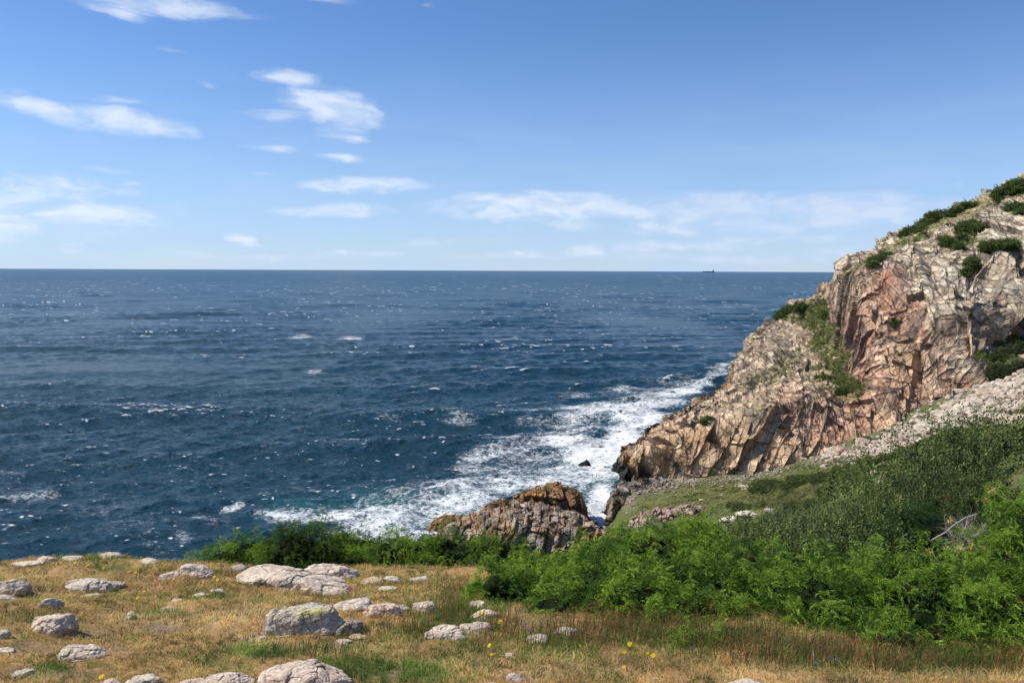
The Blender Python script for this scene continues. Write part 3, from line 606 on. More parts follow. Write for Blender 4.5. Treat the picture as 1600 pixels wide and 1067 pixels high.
ridge = t.m('SUBTRACT', 1., t.m('MULTIPLY', t.m('ABSOLUTE', t.m('SUBTRACT', ra, .5)), 7.))
ridge2 = t.m('SUBTRACT', 1., t.m('MULTIPLY', t.m('ABSOLUTE', t.m('SUBTRACT', rb, .5)), 6.))
big = t.noise(vr, .09, 4, .6)
web = t.m('MAXIMUM', ridge, t.m('MULTIPLY', ridge2, .8))
lvl = t.m('ADD', t.m('MULTIPLY', aS, 1.2), t.m('ADD', t.m('MULTIPLY', t.m('SUBTRACT', big, .5), 1.7), t.m('MULTIPLY', web, 1.0)))
lvl = t.m('ADD', lvl, t.m('MULTIPLY', t.m('SUBTRACT', rb, .5), 1.1))
foam = t.m('MULTIPLY', t.ss(lvl, 1.15, 1.9), t.ss(aS, .06, .26))
cr = t.m('MULTIPLY', t.ss(t.m('ADD', aC, t.m('MULTIPLY', t.m('SUBTRACT', web, .45), .9)), .45, 1.05), .85)
streak = t.m('MULTIPLY', t.ss(t.noise(t.map(wv2.outputs[0], sc=(.5, 2.2, 1)), 1.4, 6, .68), .56, .68), t.m('MULTIPLY', t.ss(big, .46, .64), .30))
foam = t.m('MAXIMUM', foam, t.m('MAXIMUM', cr, streak))
body = t.mix(t.noise(vr, .018, 4, .6), (.003, .034, .064, 1), (.005, .056, .088, 1))
body = t.mix(t.m('MULTIPLY', aT, .75), body, (.035, .19, .19, 1))
b1_ = t.noise(vr, 1.3, 6, .62, .2); b2_ = t.noise(t.map(v, rot=(0, 0, R(20)), sc=(1, 1.8, 1)), .33, 4, .6)
b3_ = t.noise(t.map(v, rot=(0, 0, R(5)), sc=(.8, 2, 1)), 5.5, 3, .6)
hgt = t.m('ADD', t.m('MULTIPLY', b1_, .55), t.m('ADD', t.m('MULTIPLY', b2_, 1.6), t.m('MULTIPLY', b3_, .10)))
bp = t.n('ShaderNodeBump', {'Strength': 1., 'Distance': 1.0}); t.set(bp.inputs['Height'], hgt)
pw = t.n('ShaderNodeBsdfPrincipled', {'Roughness': .12, 'IOR': 1.333, 'Specular IOR Level': .25}); t.set(pw.inputs['Base Color'], body); t.set(pw.inputs['Roughness'], t.n('ShaderNodeAttribute', attribute_name='rgh').outputs['Fac']); t.set(pw.inputs['Normal'], bp.outputs[0])
bpf = t.n('ShaderNodeBump', {'Strength': .6, 'Distance': .3}); t.set(bpf.inputs['Height'], t.m('ADD', rb, ra))
pf = t.n('ShaderNodeBsdfPrincipled', {'Roughness': .8, 'Base Color': (.78, .82, .83, 1), 'Specular IOR Level': .2}); t.set(pf.inputs['Normal'], bpf.outputs[0])
ms = t.n('ShaderNodeMixShader'); t.set(ms.inputs[0], foam); t.set(ms.inputs[1], pw.outputs[0]); t.set(ms.inputs[2], pf.outputs[0])
o_ = t.n('ShaderNodeOutputMaterial'); t.set(o_.inputs[0], ms.outputs[0])
M_SEA = m
o = link('sea', make_mesh('sea', sp, grid_faces(len(yy), len(tt))[:, ::-1], None, {'surf': surf, 'turq': turq, 'crest': crest, 'rgh': rgh}, True), M_SEA); tag(o, kind='structure')
# ------------------------------------------------------------------ boulders
_ico = {}
def ico(n):
    if n not in _ico:
        bm = bmesh.new(); bmesh.ops.create_icosphere(bm, subdivisions=n, radius=1); bm.verts.ensure_lookup_table()
        _ico[n] = (np.array([v.co[:] for v in bm.verts]), np.array([[v.index for v in f.verts] for f in bm.faces])); bm.free()
    return _ico[n]
def boulder_mesh(name, dims, seed, n=6, round_=.5, tint=(.40, .375, .34), dark=.3, cracks=.5, lich=.0, boxy=.3):
    d, f = ico(n); r = np.random.default_rng(seed)
    k = r.integers(7, 12); N = r.normal(size=(k, 3)); N /= np.linalg.norm(N, axis=1, keepdims=True); N[0] = (0, 0, 1); N[0, :2] = r.normal(0, .15, 2)
    H = r.uniform(.66, 1., k)
    dots = np.maximum(d @ N.T, 1e-3); rad = H/dots
    pw = 4+14*(1-round_); rr_ = (np.sum(rad**-pw, 1)+1.05**-pw)**(-1/pw)
    p = d*rr_[:, None]
    off = seed*3.7
    p = p*(1+.10*fbm(p*1.3+off, 3, seed)[:, None])
    q = p*np.array(dims)/max(dims)
    dd, hh, ee = facets(q+off, .45, seed, .22, .07, .10*cracks, .06, None, (1.4, 1, .7))
    d3_, h3_, e3_ = facets(q+off, .17, seed+1, .2, .06, .08*cracks, .09, None, (1.3, 1, .8))
    nn = p/np.linalg.norm(p, axis=1, keepdims=True)
    fine = fbm(q*9+off, 4, seed+3); fine2 = fbm(q*26+off, 3, seed+4)
    p = p+nn*(dd+d3_+fine*.018+fine2*.009)[:, None]
    c = np.tile(np.array(tint)*np.array([1.05, 1., .90]), (len(p), 1))
    nz = fbm(q*4+off, 4, seed+5); nz_b = fbm(q*11+off, 4, seed+6)
    c = lerp(c, np.array(tint)*.55, np.clip(nz_b*1.1+dark-.35, 0, .6)); c = lerp(c, (.50, .35, .27), np.clip(nz*1.4-.25, 0, .55))
    c = lerp(c, (.74, .70, .62), np.clip(nz_b*-1.6-.35, 0, .7)); c = lerp(c, np.array(tint)*.35, np.clip(.75-ee/.06, 0, .6))
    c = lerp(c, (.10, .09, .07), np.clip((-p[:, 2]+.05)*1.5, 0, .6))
    if lich: c = lerp(c, (.48, .50, .12), np.clip((p[:, 2]-.62)*4, 0, 1)*np.clip(nz*2+.1, 0, 1)*lich)
    p = p*np.array(dims)
    return make_mesh(name, p, f, c)
M_STONE = mat_rock('lichened_granite', 3.2, .92, .7, .02, speck=[(34, .60, .70, (.60, .585, .55, 1)), (24, .65, .73, (.15, .14, .125, 1)), (15, .63, .74, (.47, .30, .21, 1))])
# px, py of the foot, width, height in photo pixels, yaw, tilt, kind, label
GREY = dict(tint=(.52, .48, .42)); PALE = dict(tint=(.66, .60, .50), dark=.1); PINK = dict(tint=(.62, .50, .41), dark=.15); TAN = dict(tint=(.52, .38, .24), dark=.2); DKG = dict(tint=(.38, .35, .31))
ROCKS = [
 (474,999,126,60,10,0,dict(tint=(0.50,0.46,0.40),lich=.9,cracks=.5,round_=.55,n=7),'largest grey boulder, rough and rounded with yellow lichen on its crown'),
 (546,996,46,32,40,10,dict(tint=(0.30,0.26,0.22),cracks=1,n=6),'dark crumbling rock against the right end of the largest grey boulder'),
 (424,924,132,38,-12,-7,dict(tint=(0.61,0.54,0.46),cracks=.9,round_=.3,n=7),'long sloping slab, left and largest of the slab outcrop by the dark juniper'),
 (446,929,50,22,5,-10,dict(tint=(0.46,0.41,0.35),round_=.2),'small flat wedge of stone tucked under the long sloping slab'),
 (506,931,86,28,8,9,dict(tint=(0.62,0.55,0.47),cracks=.9,round_=.3,n=6),'pale slab in front at the right of the slab outcrop, sloping down rightwards'),
 (512,907,80,27,4,6,dict(tint=(0.62,0.55,0.49),cracks=.8,round_=.3,n=6),'pale pointed slab at the back of the outcrop under the dark juniper'),
 (474,1082,136,52,0,0,dict(tint=(0.58,0.49,0.41),cracks=.8,round_=.7,n=7),'big rounded pinkish grey boulder cut by the bottom edge of the picture'),
 (77,994,74,40,-10,-14,dict(tint=(0.65,0.57,0.46),dark=.1,round_=.35,n=6),'pale cream boulder with a dark shaded right end, leaning in the grass'),
 (74,953,36,20,20,0,GREY,'small grey rock just behind the leaning cream boulder'),
 (66,973,26,14,20,0,PINK,'little pinkish stone touching the top left of the leaning cream boulder'),
 (133,926,72,24,0,0,dict(tint=(0.58,0.53,0.46),cracks=.9,n=6),'low pale rock with pitted top, left part of a flat pair'),
 (176,921,36,14,0,5,DKG,'flat dark rock joined to the right of the low pitted rock'),
 (138,935,34,7,0,0,PALE,'thin flat sliver of stone in the grass below the low pitted rock'),
 (302,907,54,27,0,5,dict(tint=(0.66,0.59,0.51),cracks=.8,round_=.3,n=6),'pale cracked rock with white patches, right one of a pair in the grass'),
 (266,909,34,20,0,-5,PINK,'pinkish cracked rock, left one of a pair in the grass'),
 (10,928,62,24,0,0,DKG,'grey rock cut by the left edge of the picture'),
 (4,942,34,14,0,0,PALE,'pale stone under the grey rock at the left edge'),
 (125,1034,68,28,0,6,dict(tint=(0.61,0.54,0.45),cracks=.7,n=6),'pale ridge-backed stone low at the left'),
 (68,880,32,12,0,0,PINK,'pink rock on the skyline of the ledge, leftmost bump against the sea'),
 (38,884,46,6,0,0,PALE,'very low pale rock on the ledge rim, left of the pink skyline rock'),
 (110,876,34,8,0,0,PALE,'flat pale rock on the ledge rim, right of the pink skyline rock'),
 (170,873,34,11,0,0,PINK,'pointed pinkish rock on the ledge rim against dark water'),
 (229,882,32,9,0,3,PALE,'pale rock just inside the rim, between the pointed pink rock and the juniper'),
 (372,895,28,14,0,8,GREY,'small grey rock close in front of the left low juniper'),
 (337,927,20,8,0,0,PALE,'small white stone among the grass left of the long sloping slab'),
 (312,932,24,5,0,0,PALE,'flat stone flush with the grass, left of the small white stone'),
 (277,943,20,8,0,0,PALE,'little pale stone at the top of a flat buried pair'),
 (264,955,26,9,0,0,PINK,'flat buried stone showing through the dry grass, below the little pale one'),
 (203,970,18,17,0,15,PINK,'small upright pinkish stone standing alone in the grass'),
 (35,1058,36,13,0,0,GREY,'low grey stone near the bottom left corner'),
 (2,1000,24,18,0,0,GREY,'grey stone half outside the left edge, above the small flat ones'),
 (6,1020,26,8,0,0,PALE,'flat pale stone at the left edge below the grey one'),
 (352,1080,74,28,0,0,dict(tint=(0.61,0.51,0.43),cracks=.9,round_=.5,n=6),'rounded pinkish stone at the bottom edge, left neighbour of the big rounded boulder'),
 (298,1078,50,18,0,0,PINK,'low pink stone at the bottom edge left of the rounded pinkish one'),
 (222,1076,60,22,0,0,dict(tint=(0.59,0.54,0.46),n=6),'pale hump of rock rising out of the bottom edge'),
 (170,1076,34,16,0,0,PINK,'small stone beside the pale hump at the bottom edge'),
 (551,957,62,20,-4,-8,dict(tint=(0.58,0.53,0.46),cracks=.8),'long grey rock behind the largest boulder, violet flowers above it'),
 (596,969,58,34,0,4,dict(tint=(0.65,0.49,0.39),cracks=.8,round_=.5,n=6),'rounded pinkish boulder right of the largest grey one'),
 (625,958,32,14,0,5,PINK,'low pink stone trailing off the rounded pinkish boulder'),
 (664,962,42,26,0,0,dict(tint=(0.61,0.50,0.43),round_=.2,cracks=.6),'wedge shaped rock with a sharp top standing alone in reddish grass'),
 (612,914,34,18,0,10,dict(tint=(0.62,0.55,0.47),round_=.35),'rounded pale rock by the junipers, right of the tan one'),
 (581,916,46,12,0,-5,TAN,'low tan brown rock by the junipers'),
 (655,911,32,12,0,0,dict(tint=(0.63,0.57,0.50),round_=.6),'small domed pale rock closest to the middle juniper bushes'),
 (606,923,30,6,0,0,PALE,'flat whitish stone in front of the tan rock'),
 (746,953,26,16,0,0,dict(tint=(0.69,0.63,0.55)),'small white topped rock at the left tip of the bright juniper'),
 (757,968,46,16,0,0,PINK,'pinkish rock with a white patch right below the white topped one'),
 (696,1002,60,26,0,-4,dict(tint=(0.66,0.58,0.49),cracks=.6,round_=.5,n=6),'pale flat topped rock in the middle of the reddish grass'),
 (744,990,48,20,0,0,GREY,'grey rock adjoining the pale flat topped one on its right'),
 (845,1005,40,12,0,4,PALE,'pale low stone at the foot of the bright juniper'),
 (886,996,46,14,0,6,GREY,'grey low stone tucked under the front of the bright juniper'),
 (806,1066,32,14,0,10,dict(tint=(0.55,0.50,0.47)),'small bluish grey stone low in the straw coloured grass'),
 (766,1080,46,14,0,0,TAN,'brown stone at the bottom edge next to the bluish grey one'),
 (797,1027,18,7,0,0,PALE,'tiny pale stone in the straw coloured grass below the yellow flowers'),
 (1166,1084,66,24,0,0,dict(tint=(0.61,0.55,0.47),n=6,round_=.5),'grey flat stone at the bottom edge right of centre'),
 (560,1000,30,9,0,0,TAN,'reddish brown broken stone beside the largest boulder, upper fragment'),
 (536,1006,26,8,0,0,PINK,'reddish broken stone under the largest boulder, lower fragment'),
 (410,1000,14,7,0,0,PALE,'tiny pale stone left of the largest boulder near violet flowers')]
ROCK_XY = []
for k, (x, yb, w_, h_, yaw, tilt, kw, lab) in enumerate(ROCKS):
    q = on_ground(x, yb-h_*.18)[0]; s_ = q[1]/FPX
    wd, hd = w_*s_*.53, h_*s_*.74
    kw = dict(kw); kw['round_'] = kw.get('round_', .5)*.45; kw.setdefault('n', 5)
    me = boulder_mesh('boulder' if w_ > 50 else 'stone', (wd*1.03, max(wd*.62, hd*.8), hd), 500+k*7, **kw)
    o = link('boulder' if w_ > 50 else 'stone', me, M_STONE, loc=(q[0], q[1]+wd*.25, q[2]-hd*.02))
    o.rotation_euler = (R(0), R(tilt), R(yaw))
    tag(o, lab, 'boulder' if w_ > 50 else 'stone', 'rocks lying in the foreground grass')
    ROCK_XY.append((q[0], q[1]+wd*.25, wd*.92, max(wd*.55, hd*.7)))
ROCK_XY = np.array(ROCK_XY)
# rocks on the far meadow slope
FARR = [(1170,807,44,12,PALE,'white flat boulder on the meadow edge beside a bleached dead stick'),(1140,815,30,10,GREY,'grey low rock left of the white flat boulder on the meadow edge'),(1203,800,18,9,GREY,'small grey rock right of the white flat boulder on the meadow edge'),
 (1367,746,15,17,GREY,'grey upright stone on the green slope, the upper one of two'),(1381,758,18,24,PINK,'pinkish upright stone on the green slope beside dark shrubs, lower of two'),(1160,761,14,5,PALE,'white stone in the middle of the far dry meadow'),(1096,783,8,5,PALE,'small white stone above the pink ledge'),
 (1503,650,34,32,PALE,'largest pale boulder lying in the scree'),(1580,664,50,24,PINK,'broad slab boulder low in the scree near the right edge'),(1545,600,30,14,PALE,'long pale boulder at the top of the scree'),(1345,713,14,8,PALE,'round white boulder at the low tail of the scree')]
for k, (x, yb, w_, h_, kw, lab) in enumerate(FARR):
    q = on_ground(x, yb, 15)[0]; s_ = q[1]/FPX; wd, hd = w_*s_*.5, h_*s_*.55
    o = link('boulder', boulder_mesh('boulder', (wd, wd*.7, hd), 900+k*5, n=5, **{a: b for a, b in kw.items() if a != 'n'}), M_STONE, loc=(q[0], q[1], q[2]+hd*.5)); o.rotation_euler = (0, R(random.Random(k).uniform(-12, 12)), 0)
    tag(o, lab, 'boulder')

# ------------------------------------------------------------------ scree: loose stones, 290 own objects and the rest as one mass
M_SCREE = mat_rock('scree_stone', 1.2, .92, .5, .08)
protos = []
for k in range(9):
    tn = [(.60, .54, .45), (.54, .49, .42), (.58, .46, .38), (.64, .59, .51)][k % 4]
    protos.append(boulder_mesh('scree_stone', (1, .72, .5+.08*(k % 3)), 1200+k*11, n=3, round_=.0, tint=[x*.78 for x in tn], dark=.2, cracks=.3)); protos[-1].materials.append(M_SCREE)
r3 = np.random.default_rng(77)
def scatter_px(lst, n, y0=60.):
    pts = []
    per = [b[2]*b[3]*b[4] for b in lst]; tot = sum(per)
    for b, a in zip(lst, per):
        m_ = int(n*a/tot)+1; u = r3.normal(0, .52, m_)*b[2]; v = r3.normal(0, .55, m_)*b[3]; t_ = R(b[5] if len(b) > 5 else 0)
        pts.append(np.stack([b[0]+u*math.cos(t_)-v*math.sin(t_), b[1]+u*math.sin(t_)+v*math.cos(t_)], 1))
    pts = np.concatenate(pts); q = on_ground(pts[:, 0], pts[:, 1], y0, 135.); return q, pts
STN = [(1480,652,120,20,1,-21),(1580,610,70,38,1.3,-12),(1540,640,60,24,1,-20),(1360,700,50,10,.8,-20),(1300,712,40,6,.5,-15),(1400,692,60,12,.9,-24),(1620,590,50,40,1)]
q, pts = scatter_px(STN, 4200)
cobble, cpts = scatter_px([(1000,762,46,9,1),(1060,753,60,8,.9),(1150,748,60,5,.5,-5),(975,782,18,12,1),(1190,742,60,4,.5,-8),(1120,765,60,12,.05),(1225,730,30,3,.6,-10),(1160,760,14,8,.3)], 900)
size = np.concatenate([.16+.5*r3.random(len(q))**3+1.0*r3.random(len(q))**45, .10+.26*r3.random(len(cobble))**2.5])
tcob = np.concatenate([np.zeros(len(q), bool), np.ones(len(cobble), bool)]); q = np.concatenate([q, cobble]); pts = np.concatenate([pts, cpts])
ok = (q[:, 1] > 60) & (q[:, 1] < 134) & (pts[:, 0] < 1640); q, size, tcob, pts = q[ok], size[ok], tcob[ok], pts[ok]
order = np.argsort(-size*(pts[:, 0] < 1598)); big = order[:285]; rest = order[285:]
def put(i): return Matrix.Translation(q[i]+np.array([0, 0, size[i]*.28])) @ Matrix.Rotation(r3.random()*6.28, 4, 'Z') @ Matrix.Rotation(r3.normal(0, .35), 4, 'X') @ Matrix.Scale(size[i], 4)
for i in big:
    o = bpy.data.objects.new('scree_stone', protos[r3.integers(9)]); COL.objects.link(o); o.matrix_world = put(i)
    tag(o, 'pale angular stone lying loose in the long scree slope under the right cliff' if not tcob[i] else 'grey cobble lying loose on the far meadow by the cliff foot', 'stone', 'loose stones of the scree slope' if not tcob[i] else 'loose cobbles by the far meadow')
PV = []
for p_m in protos:
    a = np.empty(len(p_m.vertices)*3, np.float32); p_m.vertices.foreach_get('co', a)
    fa_ = np.array([list(f_.vertices) for f_ in p_m.polygons]); cc = np.empty(len(p_m.vertices)*4, np.float32); p_m.color_attributes['Col'].data.foreach_get('color', cc)
    PV.append((a.reshape(-1, 3), fa_, cc.reshape(-1, 4)[:, :3]))
V, F, CC, base = [], [], [], 0
for i in rest:
    a, b, c = PV[r3.integers(9)]; mm = np.array(put(i)); V.append(a @ mm[:3, :3].T+mm[:3, 3]); F.append(b+base); CC.append(c*(.9 if tcob[i] else r3.uniform(.6, 1.15))*(.8 if tcob[i] else 1)); base += len(a)
o = link('scree_rubble', make_mesh('scree_rubble', np.concatenate(V), np.concatenate(F), np.concatenate(CC)), M_SCREE)
tag(o, 'mass of small pale rubble filling the scree between its bigger stones', 'rubble', kind='stuff')

# ------------------------------------------------------------------ foliage templates: arrays of triangles (T,3,3) with (T,3) brightness/age
def tri_dart(base, d, ln, wd, up):
    s = np.cross(d, up); s /= np.linalg.norm(s)+1e-9
    return np.array([base-s*wd*.5, base+s*wd*.5, base+d*ln])
def juniper_plume(seed, L=.115, n=64, rad=.030, dl=.015, dw=.0068):
    """a drooping spray: side twigs set along a curved axis, each a run of narrow needle tufts"""
    r = np.random.default_rng(seed); T, A = [], []
    droop = r.uniform(.25, .6)
    def axis(t): return np.array([t*L, 0, L*(.28*t-droop*t*t)])
    for i in range(n):
        t = r.random()**.8; b = axis(t); tang = axis(min(t+.05, 1.05))-axis(t); tang /= np.linalg.norm(tang)
        ang = r.uniform(-math.pi, math.pi); sd_ = np.array([0, math.cos(ang), math.sin(ang)*.8])
        k = (1-t*.75)
        b2 = b+sd_*rad*k*r.uniform(.05, 1)
        d = tang*r.uniform(.7, 1.1)+sd_*r.uniform(.3, .9)*k+np.array([0, 0, r.uniform(-.1, .35)]); d /= np.linalg.norm(d)
        T.append(tri_dart(b2, d, dl*r.uniform(.6, 1.3), dw*r.uniform(.7, 1.3), r.normal(size=3)))
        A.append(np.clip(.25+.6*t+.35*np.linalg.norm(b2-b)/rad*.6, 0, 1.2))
    return np.array(T), np.array(A)
def leafy_twig(seed, L=.22, n=15, ll=.042, lw=.02):
    r = np.random.default_rng(seed); T, A = [], []
    for i in range(n):
        t = (i+.5)/n; b = np.array([t*L, 0, .05*L*math.sin(t*3)]); ang = i*2.4+r.normal(0, .3); sd_ = np.array([0, math.cos(ang), math.sin(ang)])
        d = sd_*.8+np.array([.6, 0, .1]); d /= np.linalg.norm(d); ln = ll*r.uniform(.7, 1.2); wd = lw*r.uniform(.8, 1.2)
        s = np.cross(d, np.array([1., .1, .2])+r.normal(0, .3, 3)); s /= np.linalg.norm(s)
        b = b+sd_*.01; m_ = b+d*ln*.5; fold = np.cross(s, d)*wd*.15
        T += [np.array([b, m_-s*wd*.5+fold, b+d*ln]), np.array([b, b+d*ln, m_+s*wd*.5+fold])]; A += [r.uniform(.3, 1)]*2
    return np.array(T), np.array(A)
def clump(seed, n=26, rad=.5, ll=.3, lw=.16):
    r = np.random.default_rng(seed); T, A = [], []
    for i in range(n):
        d = r.normal(size=3); d[2] = abs(d[2])*.8; d /= np.linalg.norm(d); b = d*rad*r.uniform(.3, 1)
        dd_ = d+r.normal(0, .5, 3); dd_ /= np.linalg.norm(dd_); T.append(tri_dart(b, dd_, ll*r.uniform(.6, 1.3), lw*r.uniform(.6, 1.3), r.normal(size=3))); A.append(.3+.7*r.random())
    return np.array(T), np.array(A)
JT = [juniper_plume(s_) for s_ in range(10)]; LT = [leafy_twig(s_) for s_ in range(30, 38)]; CT = [clump(s_) for s_ in range(50, 56)]
def place(templates, pos, fwd, scale, colA, colB, jitter=.15, up=None):
    """put a template at each pos, x axis along fwd, returns verts, faces, colours"""
    r = r3; n = len(pos); fwd = fwd/np.linalg.norm(fwd, axis=1, keepdims=True)
    u = np.tile([0., 0, 1], (n, 1)) if up is None else up
    s = np.cross(u, fwd); s /= np.linalg.norm(s, axis=1, keepdims=True)+1e-9; w_ = np.cross(fwd, s)
    Rm = np.stack([fwd, s, w_], 1)*scale[:, None, None]
    which = r.integers(len(templates), size=n); V, CL = [], []
    tone = r.normal(1, jitter, (n, 1, 1))
    for k, (T, A) in enumerate(templates):
        i = np.where(which == k)[0]
        if len(i) == 0: continue
        v = np.einsum('tvc,ncd->ntvd', T, Rm[i])+pos[i][:, None, None, :]
        a = A[None, :, None]; c = (np.asarray(colA)*(1-a)+np.asarray(colB)*a)
        ca = c*tone[i] if np.ndim(colA) == 1 else None
        V.append(v.reshape(-1, 3)); CL.append(np.repeat(np.clip(ca.reshape(-1, 3), .003, 1), 3, 0))
    V = np.concatenate(V); return V, np.arange(len(V)).reshape(-1, 3), np.concatenate(CL)
def lobe_surface(lobes, density, zmin=-.15, inner=.86, lump=.16, seed=0):
    """points and normals on the union of ellipsoids (centre, radii)"""
    Pp, Nn = [], []
    for k, (c, r_) in enumerate(lobes):
        a = 4*math.pi*((r_[0]*r_[1])**1.6+(r_[0]*r_[2])**1.6+(r_[1]*r_[2])**1.6)/3
        a = 4*math.pi*((((r_[0]*r_[1])**1.6+(r_[0]*r_[2])**1.6+(r_[1]*r_[2])**1.6)/3)**(1/1.6))
        n = int(a*density)+4; d = r3.normal(size=(n, 3)); d /= np.linalg.norm(d, axis=1, keepdims=True); d = d[d[:, 2] > zmin*2.5]
        nn = d/r_; nn /= np.linalg.norm(nn, axis=1, keepdims=True)
        p = c+d*r_; p = p+nn*(fbm(p/(.55*max(r_)), 2, seed+k)*lump*min(r_))[:, None]
        keep = np.ones(len(p), bool)
        for j, (c2, r2) in enumerate(lobes):
            if j != k: keep &= ((((p-c2)/r2)**2).sum(1) > inner**2)
        Pp.append(p[keep]); Nn.append(nn[keep])
    return np.concatenate(Pp), np.concatenate(Nn)
def core_mesh(name, lobes, f=.80, col=(.012, .020, .007)):  # dark filler lobes that block see-through; their colour stands in for inner shade
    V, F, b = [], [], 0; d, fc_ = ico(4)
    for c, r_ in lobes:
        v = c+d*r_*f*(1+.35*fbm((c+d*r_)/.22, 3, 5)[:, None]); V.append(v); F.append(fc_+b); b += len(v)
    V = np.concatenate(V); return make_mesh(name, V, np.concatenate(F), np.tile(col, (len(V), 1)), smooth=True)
def tube(p0, p1, r0, r1, k=5):
    p0, p1 = np.array(p0, float), np.array(p1, float); d = p1-p0; d /= np.linalg.norm(d)+1e-9; a = np.cross(d, (.3, .2, 1.)); a /= np.linalg.norm(a); b = np.cross(d, a)
    t_ = np.arange(k)*2*math.pi/k; ring = np.cos(t_)[:, None]*a+np.sin(t_)[:, None]*b
    v = np.concatenate([p0+ring*r0, p1+ring*r1]); i = np.arange(k); j = (i+1) % k
    return v, np.stack([i, j, j+k, i+k], 1)
def tubes(name, segs, col):
    V, F, b = [], [], 0
    for s_ in segs:
        v, f = tube(*s_); V.append(v); F.append(f+b); b += len(v)
    V = np.concatenate(V); return make_mesh(name, V, np.concatenate(F), np.tile(col, (len(V), 1)), smooth=True)
def branch_walk(p, d, L, r0, n=6, wob=.25, seed=0, kids=2, depth=1, out=None):
    r = np.random.default_rng(seed); out = [] if out is None else out; p = np.array(p, float); d = np.array(d, float); d /= np.linalg.norm(d)
    for i in range(n):
        d = d+r.normal(0, wob, 3); d /= np.linalg.norm(d); p2 = p+d*L/n; ra, rb = r0*(1-i/n*.8), r0*(1-(i+1)/n*.8); out.append((p, p2, ra, rb))
        if depth > 0 and i > 0:
            for k in range(kids):
                if r.random() < .75: branch_walk(p2, d+r.normal(0, .8, 3), L*.5, rb*.6, max(n-2, 3), wob, int(r.integers(1e9)), kids, depth-1, out)
        p = p2
    return out
M_JUN = mat_leaf('juniper_needles', .6, .38, .25, .3, 5); M_LEAF = mat_leaf('shrub_leaves', .5, .3, .18, .3, 12); M_BARK = mat_rock('grey_bark', 20, .9, .4, .004); M_CORE = mat_leaf('painted_shade_core', .9, 0, .05, .4, 20)
M_FARLEAF = mat_leaf('distant_foliage', .6, .2, .2, .3, 1.2)
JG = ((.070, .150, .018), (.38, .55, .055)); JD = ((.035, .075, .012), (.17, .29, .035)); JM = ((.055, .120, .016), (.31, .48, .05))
def mk_lobes(lst): return [(P(a, b, Y), np.array([rx, ry, rz])) for (a, b, Y, rx, ry, rz) in lst]
def stems(lobes, seed, n=3, r0=.018):
    segs = []
    for k, (c, r_) in enumerate(lobes):
        for j in range(n):
            rr__ = np.random.default_rng(seed+k*10+j); d = np.array([rr__.normal(0, 1), rr__.normal(0, 1), .7]); b = np.array(c)-np.array([0, 0, r_[2]*.9])
            segs += branch_walk(b, d, float(np.mean(r_))*1.25, r0, 6, .22, seed+k*7+j, 1, 1)
    return segs
def juniper(lst, label, cols=JG, dens=820, sc=1., seed=1, group='junipers of the foreground', core=.57):
    lobes = mk_lobes(lst); c0 = np.mean([l[0] for l in lobes], 0)
    gz_ = float(ground_z(c0[0], c0[1])); loc = np.array([c0[0], c0[1], gz_])
    root = empty('juniper_bush', tuple(loc), label, 'juniper', group)
    lobes = [(c, r_*.93) for c, r_ in lobes]
    p, n = lobe_surface(lobes, dens, lump=.42, seed=seed)
    ctr = p[r3.choice(len(p), max(len(p)//95, 4), replace=False)]
    dd = np.full(len(p), 9.); near_c = np.zeros_like(p)
    for q0 in range(0, len(p), 4000):
        e_ = p[q0:q0+4000, None]-ctr[None]; e2 = (e_**2).sum(-1); j_ = e2.argmin(1); dd[q0:q0+4000] = np.sqrt(e2.min(1)); near_c[q0:q0+4000] = e_[np.arange(len(j_)), j_]
    cl = np.clip(1.1-dd/(.135*(760/dens)**.5), -1.5, 1)
    keep = cl > -.32; p, n, cl, near_c = p[keep], n[keep], cl[keep], near_c[keep]
    flow = np.stack([.55+.0*p[:, 0], -.35+0*p[:, 0], .15+0*p[:, 0]], 1)
    fw = n*.30+near_c*4.2+flow*.45+r3.normal(0, .34, n.shape)+np.array([0, 0, -.12])
    flow_ = [np.array([.55, -.35, .15])]
    s_ = sc*r3.uniform(.55, 1.0, len(p)); p = p-n*.06+n*(cl*.16)[:, None]-fw*.04; p[:, 2] += .06*cl; p += n*np.minimum(cl, 0)[:, None]*.05
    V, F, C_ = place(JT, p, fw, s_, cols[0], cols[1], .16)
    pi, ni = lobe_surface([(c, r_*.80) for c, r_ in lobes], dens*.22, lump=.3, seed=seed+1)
    Vi, Fi, Ci = place(JT, pi, ni*.5+flow_[0]*.4+r3.normal(0, .4, ni.shape), sc*r3.uniform(.9, 1.5, len(pi)), np.array(cols[0]), np.array(cols[0])*1.3, .15)  # inner sprays coloured darker so the gaps between pads read as shade
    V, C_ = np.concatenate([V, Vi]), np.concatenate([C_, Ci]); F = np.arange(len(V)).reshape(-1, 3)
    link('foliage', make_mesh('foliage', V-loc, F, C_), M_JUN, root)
    link('shade_core', core_mesh('shade_core', [(c-loc, r_) for c, r_ in lobes], core), M_CORE, root)
    link('branches', tubes('branches', [(a-loc, b-loc, r0, r1) for a, b, r0, r1 in stems(lobes, seed)], (.15, .12, .09)), M_BARK, root)
    return root
